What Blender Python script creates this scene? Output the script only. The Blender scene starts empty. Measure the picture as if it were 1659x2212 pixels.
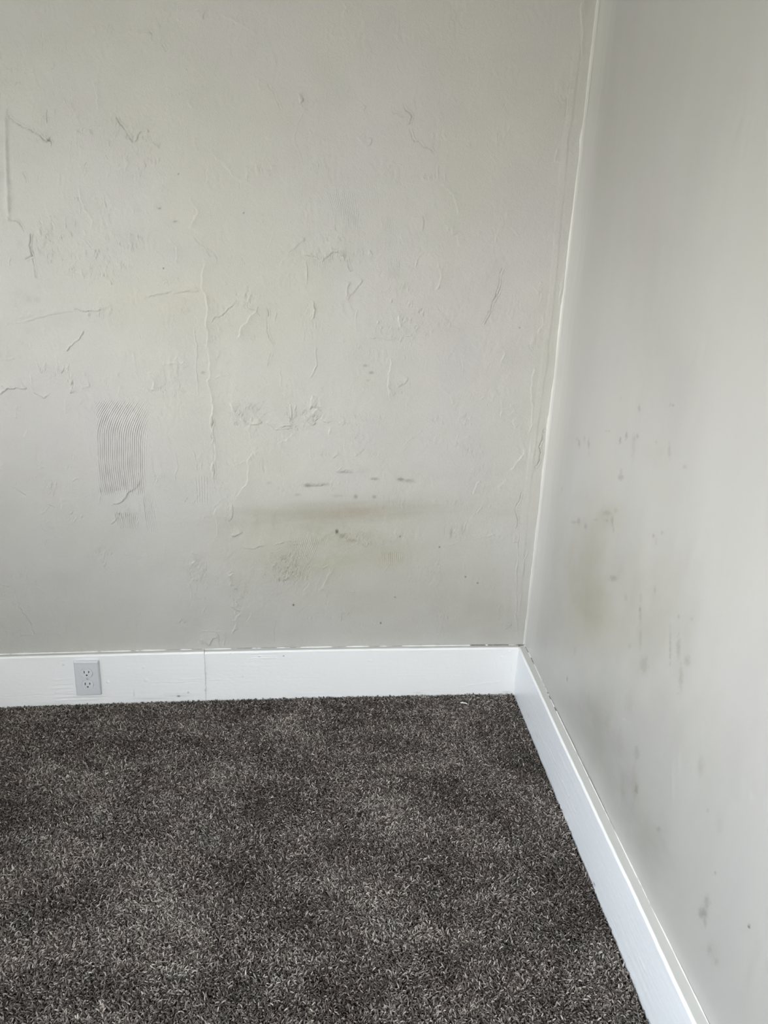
import bpy, bmesh, math
import numpy as np
from mathutils import Matrix, Vector

# ------------------------------------------------------------------ camera
W, H = 1659.0, 2212.0
FOC = 1652.0                      # focal length for a 1659 wide picture
CX, CY = W / 2, H / 2
EYE = np.array([0.0, 0.0, 1.30])
_y = np.array([-114.0, -565.5, FOC]); _y /= np.linalg.norm(_y)
_d = np.array([-226.0, 4859.0, FOC]); _d -= _y * _d.dot(_y); _d /= np.linalg.norm(_d)
_z = -_d
_x = np.cross(_y, _z)
RC = np.array([_x, _y, _z])       # rows: room axes seen in camera axes (right, down, forward)
scene = bpy.context.scene
cam_data = bpy.data.cameras.new('camera')
cam = bpy.data.objects.new('camera', cam_data)
scene.collection.objects.link(cam)
cam_data.sensor_fit = 'VERTICAL'
cam_data.sensor_height = 36.0
cam_data.lens = 36.0 * FOC / H
cam_data.clip_start = 0.02
right, down, fwd = RC[:, 0], RC[:, 1], RC[:, 2]
m = Matrix.Identity(4)
for i in range(3):
    m[i][0] = right[i]; m[i][1] = -down[i]; m[i][2] = -fwd[i]; m[i][3] = EYE[i]
cam.matrix_world = m
scene.camera = cam

# ------------------------------------------------------------------ light and exposure
world = bpy.data.worlds.new('world'); scene.world = world
world.use_nodes = True
_wn, _wl = world.node_tree.nodes, world.node_tree.links
_tc = _wn.new('ShaderNodeTexCoord'); _sx = _wn.new('ShaderNodeSeparateXYZ')
_mr = _wn.new('ShaderNodeMapRange'); _mr.inputs[1].default_value = -1; _mr.inputs[2].default_value = 1
_cr = _wn.new('ShaderNodeValToRGB')            # overcast sky over dry, lawn-coloured ground
_cr.color_ramp.elements[0].position = 0.47; _cr.color_ramp.elements[0].color = (0.40, 0.395, 0.36, 1)
_cr.color_ramp.elements[1].position = 0.53; _cr.color_ramp.elements[1].color = (0.97, 0.98, 1.0, 1)
_e = _cr.color_ramp.elements.new(1.0); _e.color = (0.64, 0.80, 1.0, 1)
_wl.new(_tc.outputs['Generated'], _sx.inputs[0]); _wl.new(_sx.outputs['Z'], _mr.inputs[0])
_wl.new(_mr.outputs[0], _cr.inputs[0])
_wl.new(_cr.outputs[0], _wn['Background'].inputs[0])
_wn['Background'].inputs[1].default_value = 34.0
scene.view_settings.view_transform = 'Standard'
scene.view_settings.look = 'None'
scene.view_settings.gamma = 1.0
scene.view_settings.use_curve_mapping = False
scene.view_settings.exposure = 0.0


DEEP = 0.34                                    # added depth of window reveal, shades the wall nearest the windows
XL = -1.42                                     # left wall
WIN1 = (-0.70, 0.15, 0.74, 1.66)               # window in the left wall: y0, y1, z0, z1
GRAZE_WIN = (0.98, 1.46, 0.86, 1.62)  # second left opening, added for raking light on the plaster
FILL_WIN = (-0.90, 0.08, 1.04, 2.02)               # opening added in the unseen rear wall for fill light: x0, x1, z0, z1
YR = -2.6


def daylight_portal(loc, aim, sx, sy):
    l = bpy.data.lights.new('window_portal', 'AREA')
    l.shape = 'RECTANGLE'; l.size = sx; l.size_y = sy
    l.cycles.is_portal = True
    o = bpy.data.objects.new('window_portal', l)
    scene.collection.objects.link(o)
    o.location = loc
    o.rotation_euler = Vector(aim).to_track_quat('-Z', 'Y').to_euler()


daylight_portal((XL - DEEP - 0.01, (WIN1[0] + WIN1[1]) / 2, (WIN1[2] + WIN1[3]) / 2), (1, 0, 0), WIN1[1] - WIN1[0], WIN1[3] - WIN1[2])
daylight_portal((XL - DEEP - 0.01, (GRAZE_WIN[0] + GRAZE_WIN[1]) / 2, (GRAZE_WIN[2] + GRAZE_WIN[3]) / 2), (1, 0, 0), GRAZE_WIN[1] - GRAZE_WIN[0], GRAZE_WIN[3] - GRAZE_WIN[2])
daylight_portal(((FILL_WIN[0] + FILL_WIN[1]) / 2, YR - 0.02, (FILL_WIN[2] + FILL_WIN[3]) / 2), (0, 1, 0), FILL_WIN[1] - FILL_WIN[0], FILL_WIN[3] - FILL_WIN[2])

# ------------------------------------------------------------------ helpers
RNG = np.random.default_rng(7)


def ray(p):
    return RC @ np.array([p[0] - CX, p[1] - CY, FOC])


def on_floor(p, z=0.0):
    r = ray(p)
    return EYE + r * ((z - EYE[2]) / r[2])


def lin(r, g, b):
    def c(v):
        v /= 255.0
        return v / 12.92 if v <= 0.04045 else ((v + 0.055) / 1.055) ** 2.4
    return np.array([c(r), c(g), c(b)])


def tag(o, label=None, cat=None, group=None, kind=None):
    if label: o['label'] = label
    if cat: o['category'] = cat
    if group: o['group'] = group
    if kind: o['kind'] = kind
    return o


def link(name, me, parent=None, mat=None):
    o = bpy.data.objects.new(name, me)
    scene.collection.objects.link(o)
    if mat: me.materials.append(mat)
    if parent: o.parent = parent
    return o


def empty(name, loc=(0, 0, 0)):
    o = bpy.data.objects.new(name, None)
    scene.collection.objects.link(o)
    o.location = loc
    return o


def pnoise(x, y, seed=0):
    """gradient noise, about -1..1"""
    rng = np.random.default_rng(seed)
    N = 256
    ang = rng.random((N, N)) * 2 * np.pi
    gx, gy = np.cos(ang), np.sin(ang)
    xi = np.floor(x).astype(np.int64); yi = np.floor(y).astype(np.int64)
    fx = x - xi; fy = y - yi
    u = fx * fx * fx * (fx * (fx * 6 - 15) + 10); v = fy * fy * fy * (fy * (fy * 6 - 15) + 10)
    x0 = xi % N; x1 = (xi + 1) % N; y0 = yi % N; y1 = (yi + 1) % N
    a = gx[x0, y0] * fx + gy[x0, y0] * fy
    b = gx[x1, y0] * (fx - 1) + gy[x1, y0] * fy
    c = gx[x0, y1] * fx + gy[x0, y1] * (fy - 1)
    d = gx[x1, y1] * (fx - 1) + gy[x1, y1] * (fy - 1)
    return 1.5 * ((a + (b - a) * u) + ((c + (d - c) * u) - (a + (b - a) * u)) * v)


def smooth(a, b, x):
    t = np.clip((x - a) / (b - a), 0, 1)
    return t * t * (3 - 2 * t)


class Relief:
    """a wall or board face: a grid in wall metres with real height and painted dirt and shade"""
    def __init__(self, O, eu, ez, n, us, zs, base):
        self.O, self.eu, self.ez, self.n = map(np.asarray, (O, eu, ez, n))
        self.us, self.zs = us, zs
        self.U, self.Z = np.meshgrid(us, zs)          # rows: z, columns: u
        self.h = np.zeros(self.U.shape)
        self.col = np.ones(self.U.shape + (3,)) * base
        self.base = base
        self.torn = np.zeros(self.U.shape)            # how broken-up the skin of the plaster is

    def at(self, p):
        r = ray(p)
        s = ((self.O - EYE) @ self.n) / (r @ self.n)
        q = EYE + r * s - self.O
        return np.array([q @ self.eu, q @ self.ez])

    def win(self, u0, u1, z0, z1):
        i0, i1 = np.searchsorted(self.us, (u0, u1)); j0, j1 = np.searchsorted(self.zs, (z0, z1))
        return slice(j0, j1), slice(i0, i1)

    def frame(self, p, rx, ry, rot=0.0, reach=3.0):
        """unit coordinates of an ellipse seen at p with half axes rx, ry"""
        c = self.at(p)
        co, si = math.cos(math.radians(rot)), math.sin(math.radians(rot))
        a = self.at((p[0] + rx * co, p[1] + rx * si)) - c
        b = self.at((p[0] - ry * si, p[1] + ry * co)) - c
        M = np.linalg.inv(np.column_stack([a, b]))
        e = (np.abs(a) + np.abs(b)) * reach
        w = self.win(c[0] - e[0], c[0] + e[0], c[1] - e[1], c[1] + e[1])
        du = self.U[w] - c[0]; dz = self.Z[w] - c[1]
        return w, M[0, 0] * du + M[0, 1] * dz, M[1, 0] * du + M[1, 1] * dz

    def stain(self, p, rx, ry, mul, rot=0.0, rough=0.35, soft=1.0, seed=None):
        w, x, y = self.frame(p, rx, ry, rot)
        if x.size == 0: return
        sd = int(RNG.integers(1e6)) if seed is None else seed
        nz = pnoise(x * 2.1 + 7, y * 2.1 + 3, sd) + 0.5 * pnoise(x * 5 + 1, y * 5, sd + 1)
        d = np.sqrt(x * x + y * y) + rough * nz
        k = np.exp(-np.clip(d, 0, None) ** (2 * soft) * 1.2)
        k *= smooth(3.0, 2.2, np.sqrt(x * x + y * y))
        self.col[w] *= 1 - k[..., None] * (1 - np.asarray(mul))

    def bump(self, p, rx, ry, a, rot=0.0):
        w, x, y = self.frame(p, rx, ry, rot)
        self.h[w] += a * np.exp(-(x * x + y * y) * 1.5)

    def rough(self, p, rx, ry, a, scale=0.006, stretch=(1, 1), rot=0.0):
        w, x, y = self.frame(p, rx * 1.15, ry * 1.15, rot, 1.6)
        if x.size == 0: return
        U, Z = self.U[w], self.Z[w]
        sd = int(RNG.integers(1e6))
        edge = np.sqrt(x * x + y * y) + 0.55 * pnoise(U / 0.018, Z / 0.018, sd + 9)
        k = smooth(1.05, 0.55, edge)
        th = RNG.normal(0, 0.35); co, si = math.cos(th), math.sin(th)
        P_, Q_ = U * co + Z * si, Z * co - U * si
        wv = 0.0025 * pnoise(U / 0.012, Z / 0.012, sd + 7)
        nz = pnoise((P_ + wv) / scale / stretch[0], (Q_ + wv) / scale / stretch[1], sd)
        nz2 = pnoise(P_ / scale * 0.6 / stretch[0], Q_ / scale * 0.6 / stretch[1], sd + 4)
        crease = 1 - 2.6 * np.abs(nz)                      # sharp little ridges between torn hollows
        some = smooth(-0.25, 0.5, pnoise(U / 0.016, Z / 0.022, sd + 11))
        self.h[w] += a * k * some * (0.45 * crease + 0.4 * np.tanh(2.5 * nz2))
        self.torn[w] = np.maximum(self.torn[w], k * (0.35 + 0.65 * some) * a / 0.001)


    def comb(self, quad, n_lines, a, bend=0.0, bend2=0.0):
        """lines of a notched trowel inside quad (tl, tr, br, bl); bend carries the top sideways"""
        c = [self.at(q) for q in quad]
        lo = np.min(c, 0); hi = np.max(c, 0)
        pad = 0.35 * (hi - lo)
        w = self.win(lo[0] - pad[0], hi[0] + pad[0], lo[1] - pad[1], hi[1] + pad[1])
        U, Z = self.U[w], self.Z[w]
        t = (c[0][1] + c[1][1] - 2 * Z) / (c[0][1] + c[1][1] - c[2][1] - c[3][1])   # 0 top, 1 bottom
        L = c[0][0] + (c[3][0] - c[0][0]) * t; R = c[1][0] + (c[2][0] - c[1][0]) * t
        s = (U - L) / (R - L)
        wob = 0.012 * pnoise(Z / 0.05, U / 0.08, int(RNG.integers(1e6)))
        ph = s - bend * np.clip(0.42 - t, 0, 2) ** 2 - bend2 * np.clip(t - 0.5, 0, 2) ** 2 + wob
        k = smooth(-0.02, 0.05, s) * smooth(1.02, 0.93, s) * smooth(-0.03, 0.06, t) * smooth(1.03, 0.92, t)
        am = 0.75 + 0.5 * pnoise(ph * n_lines * 0.7, Z / 0.03, int(RNG.integers(1e6)))
        self.h[w] += a * k * am * np.sin(2 * np.pi * ph * n_lines)

    def line(self, pts, kind, a, wd, jit=0.0, dark=0.0, tail=0.022, seed=None, px=True):
        """crack 'c', ridge 'r' or trowel edge 's' along pts; wd and tail in metres"""
        q = [self.at(p) for p in pts] if px else [np.array(p) for p in pts]
        rng = np.random.default_rng(int(RNG.integers(1e9)) if seed is None else seed)
        if jit > 0:
            for _ in range(3):
                nq = [q[0]]
                for A, B in zip(q[:-1], q[1:]):
                    d = B - A; L = np.hypot(*d)
                    if L > 0.006:
                        nq.append((A + B) / 2 + np.array([-d[1], d[0]]) * rng.normal() * jit)
                    nq.append(B)
                q = nq
        q = np.array(q)
        R = max(3.2 * wd, tail * 2.6 if kind == 's' else 0)
        lo = q.min(0) - R; hi = q.max(0) + R
        w = self.win(lo[0], hi[0], lo[1], hi[1])
        U, Z = self.U[w], self.Z[w]
        if U.size == 0: return
        best = np.full(U.shape, 1e9); side = np.zeros(U.shape); par = np.zeros(U.shape)
        seg = q[1:] - q[:-1]; ln = np.hypot(seg[:, 0], seg[:, 1]); tot = ln.sum(); acc = 0
        us, zs = self.us[w[1]], self.zs[w[0]]
        for A, s, L in zip(q[:-1], seg, ln):
            if L < 1e-7: continue
            B = A + s
            i0, i1 = np.searchsorted(us, (min(A[0], B[0]) - R, max(A[0], B[0]) + R))
            j0, j1 = np.searchsorted(zs, (min(A[1], B[1]) - R, max(A[1], B[1]) + R))
            v = (slice(j0, j1), slice(i0, i1))
            dx = U[v] - A[0]; dz = Z[v] - A[1]
            t = np.clip((dx * s[0] + dz * s[1]) / L ** 2, 0, 1)
            ex = dx - t * s[0]; ez = dz - t * s[1]
            d = np.sqrt(ex * ex + ez * ez)
            b = best[v]; mk = d < b
            b[mk] = d[mk]
            sv = side[v]; sv[mk] = np.sign(s[0] * ez - s[1] * ex)[mk]
            pv = par[v]; pv[mk] = ((acc + t * L) / tot)[mk]
            acc += L
        f = smooth(0, 0.12, par) * smooth(1, 0.88, par)
        f = f * (0.8 + 0.45 * pnoise(par * tot / 0.015, par * 0 + 0.37, int(rng.integers(1e6))))
        g = np.exp(-(best / wd) ** 2)
        if kind == 'r':
            self.h[w] += a * f * g
        elif kind == 'c':
            self.h[w] += f * (-a * g + 0.45 * a * np.exp(-best / 0.008) * (side > 0))
        else:
            st = 0.5 + 0.5 * np.clip(side * best / wd, -1, 1)
            self.h[w] += a * f * st * np.exp(-best / tail)
        if dark > 0:
            self.col[w] *= 1 - (dark * np.clip(f, 0, 1) * np.exp(-(best / (wd * 0.8)) ** 2))[..., None]

    def build(self, name, mat, parent=None, offset=None, top=None):
        V = self.O + self.U[..., None] * self.eu + self.Z[..., None] * self.ez
        hh = self.h + (offset if offset is not None else 0)
        V = V + hh[..., None] * self.n
        C = self.col
        if top is not None:                       # extra rows that carry the profile on over the edge
            V, C = top(V, C)
        nz, nu = V.shape[:2]
        idx = np.arange(nz * nu).reshape(nz, nu)
        F = np.stack([idx[:-1, :-1], idx[:-1, 1:], idx[1:, 1:], idx[1:, :-1]], -1).reshape(-1, 4)
        a, b, c = V[0, 0], V[0, -1], V[-1, 0]
        if np.cross(b - a, c - a) @ self.n < 0:
            F = F[:, ::-1]
        me = mesh_arrays(name, V.reshape(-1, 3), F)
        at = me.attributes.new('paint', 'FLOAT_COLOR', 'POINT')
        rgba = np.ones((nz * nu, 4), np.float32); rgba[:, :3] = np.clip(C.reshape(-1, 3), 0, 1)
        at.data.foreach_set('color', rgba.ravel())
        if self.torn.any() and top is None:
            me.attributes.new('torn', 'FLOAT', 'POINT').data.foreach_set('value', self.torn.ravel().astype(np.float32))
        return link(name, me, parent, mat)


def mesh_arrays(name, V, F, smooth_shade=True):
    me = bpy.data.meshes.new(name)
    n, k = F.shape
    me.vertices.add(len(V)); me.vertices.foreach_set('co', np.asarray(V, np.float32).ravel())
    me.loops.add(n * k); me.loops.foreach_set('vertex_index', F.astype(np.int32).ravel())
    me.polygons.add(n)
    me.polygons.foreach_set('loop_start', np.arange(0, n * k, k, dtype=np.int32))
    me.polygons.foreach_set('use_smooth', np.full(n, smooth_shade))
    me.update(calc_edges=True)
    return me


# ------------------------------------------------------------------ materials
def new_mat(name):
    mt = bpy.data.materials.new(name); mt.use_nodes = True
    nt = mt.node_tree
    return mt, nt, nt.nodes['Principled BSDF']


def paint_mat(name, rough, spec, grain_scale, grain_depth, stretch=(1, 1, 1), mottle=0.03, torn=0.0):
    """paint whose colour comes from the surface's own dirt and tone map, with fine grain"""
    mt, nt, bs = new_mat(name)
    N, L = nt.nodes, nt.links
    at = N.new('ShaderNodeAttribute'); at.attribute_name = 'paint'
    tc = N.new('ShaderNodeTexCoord')
    mp = N.new('ShaderNodeMapping'); mp.inputs['Scale'].default_value = stretch
    L.new(tc.outputs['Object'], mp.inputs['Vector'])
    n1 = N.new('ShaderNodeTexNoise'); n1.inputs['Scale'].default_value = grain_scale
    n1.inputs['Detail'].default_value = 4; L.new(mp.outputs[0], n1.inputs['Vector'])
    n2 = N.new('ShaderNodeTexNoise'); n2.inputs['Scale'].default_value = 7
    n2.inputs['Detail'].default_value = 5; L.new(mp.outputs[0], n2.inputs['Vector'])
    mr = N.new('ShaderNodeMapRange'); mr.inputs[1].default_value = 0.3; mr.inputs[2].default_value = 0.7
    mr.inputs[3].default_value = 1 - mottle; mr.inputs[4].default_value = 1 + mottle
    L.new(n2.outputs[0], mr.inputs[0])
    mx = N.new('ShaderNodeVectorMath'); mx.operation = 'SCALE'
    L.new(at.outputs['Color'], mx.inputs[0]); L.new(mr.outputs[0], mx.inputs['Scale'])
    L.new(mx.outputs[0], bs.inputs['Base Color'])
    bp = N.new('ShaderNodeBump'); bp.inputs['Distance'].default_value = grain_depth
    bp.inputs['Strength'].default_value = 1.0
    L.new(n1.outputs[0], bp.inputs['Height'])
    last = bp
    if torn > 0:                                  # torn, flaked skin where the plaster was left rough
        ta = N.new('ShaderNodeAttribute'); ta.attribute_name = 'torn'
        m2 = N.new('ShaderNodeMapping'); m2.inputs['Scale'].default_value = (1, 1, 0.62)
        L.new(tc.outputs['Object'], m2.inputs['Vector'])
        hts = []
        for sc, wt in ((240, 1.0), (470, 0.45)):
            nn = N.new('ShaderNodeTexNoise'); nn.inputs['Scale'].default_value = sc; nn.inputs['Detail'].default_value = 2
            nn.inputs['Distortion'].default_value = 0.6
            L.new(m2.outputs[0], nn.inputs['Vector'])
            s1 = N.new('ShaderNodeMath'); s1.operation = 'SUBTRACT'; s1.inputs[1].default_value = 0.5; L.new(nn.outputs[0], s1.inputs[0])
            s2 = N.new('ShaderNodeMath'); s2.operation = 'ABSOLUTE'; L.new(s1.outputs[0], s2.inputs[0])
            s3 = N.new('ShaderNodeMath'); s3.operation = 'MULTIPLY'; s3.inputs[1].default_value = -wt * 4; L.new(s2.outputs[0], s3.inputs[0])
            hts.append(s3)
        sm_ = N.new('ShaderNodeMath'); sm_.operation = 'ADD'; L.new(hts[0].outputs[0], sm_.inputs[0]); L.new(hts[1].outputs[0], sm_.inputs[1])
        ml = N.new('ShaderNodeMath'); ml.operation = 'MULTIPLY'; L.new(sm_.outputs[0], ml.inputs[0]); L.new(ta.outputs['Fac'], ml.inputs[1])
        b2 = N.new('ShaderNodeBump'); b2.inputs['Distance'].default_value = torn; b2.inputs['Strength'].default_value = 1.0
        L.new(ml.outputs[0], b2.inputs['Height']); L.new(bp.outputs[0], b2.inputs['Normal'])
        last = b2
    L.new(last.outputs[0], bs.inputs['Normal'])
    bs.inputs['Roughness'].default_value = rough
    bs.inputs['Specular IOR Level'].default_value = spec
    return mt


def plain_mat(name, col, rough=0.5, spec=0.5, metal=0.0, grain=(300, 0.00005)):
    mt, nt, bs = new_mat(name)
    N, L = nt.nodes, nt.links
    tc = N.new('ShaderNodeTexCoord')
    n1 = N.new('ShaderNodeTexNoise'); n1.inputs['Scale'].default_value = grain[0]
    L.new(tc.outputs['Object'], n1.inputs['Vector'])
    mr = N.new('ShaderNodeMapRange'); mr.inputs[3].default_value = 0.96; mr.inputs[4].default_value = 1.04
    L.new(n1.outputs[0], mr.inputs[0])
    mx = N.new('ShaderNodeVectorMath'); mx.operation = 'SCALE'
    mx.inputs[0].default_value = col; L.new(mr.outputs[0], mx.inputs['Scale'])
    L.new(mx.outputs[0], bs.inputs['Base Color'])
    bp = N.new('ShaderNodeBump'); bp.inputs['Distance'].default_value = grain[1]
    L.new(n1.outputs[0], bp.inputs['Height']); L.new(bp.outputs[0], bs.inputs['Normal'])
    bs.inputs['Roughness'].default_value = rough
    bs.inputs['Specular IOR Level'].default_value = spec
    bs.inputs['Metallic'].default_value = metal
    return mt


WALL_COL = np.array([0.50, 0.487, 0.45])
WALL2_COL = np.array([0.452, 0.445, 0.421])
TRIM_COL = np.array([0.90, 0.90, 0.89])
TRIM2_COL = np.array([0.815, 0.84, 0.865])         # right board's white, with the blue sky reflection painted in
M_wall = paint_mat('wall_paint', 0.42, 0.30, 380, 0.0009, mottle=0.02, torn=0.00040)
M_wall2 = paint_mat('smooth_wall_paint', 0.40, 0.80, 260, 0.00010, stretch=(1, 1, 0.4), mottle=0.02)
M_trim = paint_mat('gloss_trim_paint', 0.28, 0.5, 160, 0.00025, stretch=(0.35, 0.35, 1), mottle=0.008)
M_caulk = plain_mat('white_caulk', (0.83, 0.83, 0.81), 0.35)
M_cornercaulk = plain_mat('corner_paint_bead', (0.62, 0.61, 0.575), 0.35)
M_gap = plain_mat('open_gap', (0.10, 0.09, 0.075), 0.9, 0.1)
M_plain = plain_mat('room_paint', (0.66, 0.65, 0.61), 0.6, 0.3)
M_ceil = plain_mat('ceiling_paint', (0.72, 0.72, 0.70), 0.8, 0.2)
M_plate = plain_mat('outlet_plastic', (0.66, 0.67, 0.69), 0.30)
M_recep = plain_mat('receptacle_plastic', (0.68, 0.69, 0.71), 0.32)
M_slot = plain_mat('slot_dark', (0.012, 0.012, 0.012), 0.8, 0.1)
M_screw = plain_mat('screw_paint', (0.70, 0.69, 0.66), 0.3, 0.6, 0.2)
M_floor = plain_mat('carpet_backing', (0.035, 0.031, 0.028), 0.95, 0.05)
M_frame = plain_mat('window_frame_paint', (0.8, 0.8, 0.78), 0.4)
M_chip = plain_mat('paint_chip_white', (0.80, 0.78, 0.70), 0.5)

# ------------------------------------------------------------------ geometry of the corner
A = on_floor((0, 1525.7)); B = on_floor((1109, 1496.5))
EU = (B - A) / np.linalg.norm(B - A)             # along the back wall, to the right
NB = np.array([EU[1], -EU[0], 0.0])              # out of the back wall, into the room
UP = np.array([0, 0, 1.0])
TB, TR = 0.018, 0.0235                            # board thickness
XR, XC = 0.6295, 0.6255                           # right wall plane, and where it meets the back wall
BOARD_TOP = 0.1605
BOARD_TOP_R = 0.1535
O_face = A.copy()                                # face of the back board
O_wall = A - NB * TB
U_END_FACE = (XR - TR - O_face[0]) / EU[0]
U_END = (XC - O_wall[0]) / EU[0]
LB = np.linalg.norm(B - A)


def bow(u):                                      # the old wall is not quite straight
    s = u / LB
    return -0.0092 * 4 * s * (1 - s)


# ------------------------------------------------------------------ back wall
du, dz = 0.0016, 0.0021
us = np.concatenate([np.linspace(-0.64, -0.14, 40)[:-1], np.arange(-0.14, 0.235, du), np.arange(0.235, 0.44, 0.00115),
                     np.arange(0.44, U_END, du), [U_END, U_END + 0.02]])
zs = np.concatenate([[0.0, 0.08], np.arange(0.145, 1.93, dz), np.linspace(1.95, 2.45, 20)])
wb = Relief(O_wall, EU, UP, NB, us, zs, WALL_COL)
U, Z = wb.U, wb.Z
# broad unevenness of hand-trowelled plaster
wb.h += 0.0014 * pnoise(U / 0.33, Z / 0.33, 1) + 0.0006 * pnoise(U / 0.11, Z / 0.13, 2)
warp = 0.02 * pnoise(U / 0.08, Z / 0.08, 3)
swirl = pnoise((U + warp) / 0.022, (Z + warp) / 0.05, 4)
msk = smooth(0.0, 0.7, pnoise(U / 0.16, Z / 0.16, 5) + 0.25)
wb.h += 0.00020 * msk * np.tanh(2.5 * swirl) + 0.00014 * pnoise(U / 0.008, Z / 0.008, 6)
fl = pnoise((U + 0.6 * warp) / 0.012, (Z - 0.6 * warp) / 0.018, 14)
wb.h += 0.00024 * smooth(0.15, 0.6, pnoise(U / 0.07, Z / 0.07, 15)) * np.tanh(4 * fl)
# broad tone changes in the paint: lavender grey against yellowed cream
tone = pnoise(U / 0.28, Z / 0.36, 21) + 0.5 * pnoise(U / 0.1, Z / 0.14, 22)
wb.col *= 1 + tone[..., None] * np.array([0.004, 0.006, -0.020])
wb.col *= 1 + (0.012 * pnoise(U / 0.06, Z / 0.06, 23) + 0.012 * pnoise(U / 0.2, Z / 0.25, 24))[..., None]

TILE = {'A': (0, 0, 2.5136), 'B': (600, 0, 2.37), 'C': (0, 600, 2.5136), 'D': (600, 600, 2.5136),
        'E': (0, 1240, 2.765), 'F': (600, 1200, 2.37), 'G': (1100, 700, 2.968), 'H': (1050, 1300, 2.425)}


def P(tile, s):
    x0, y0, k = TILE[tile]
    return [(x0 + float(a) / k, y0 + float(b) / k) for a, b in (p.split(',') for p in s.split())]


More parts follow.
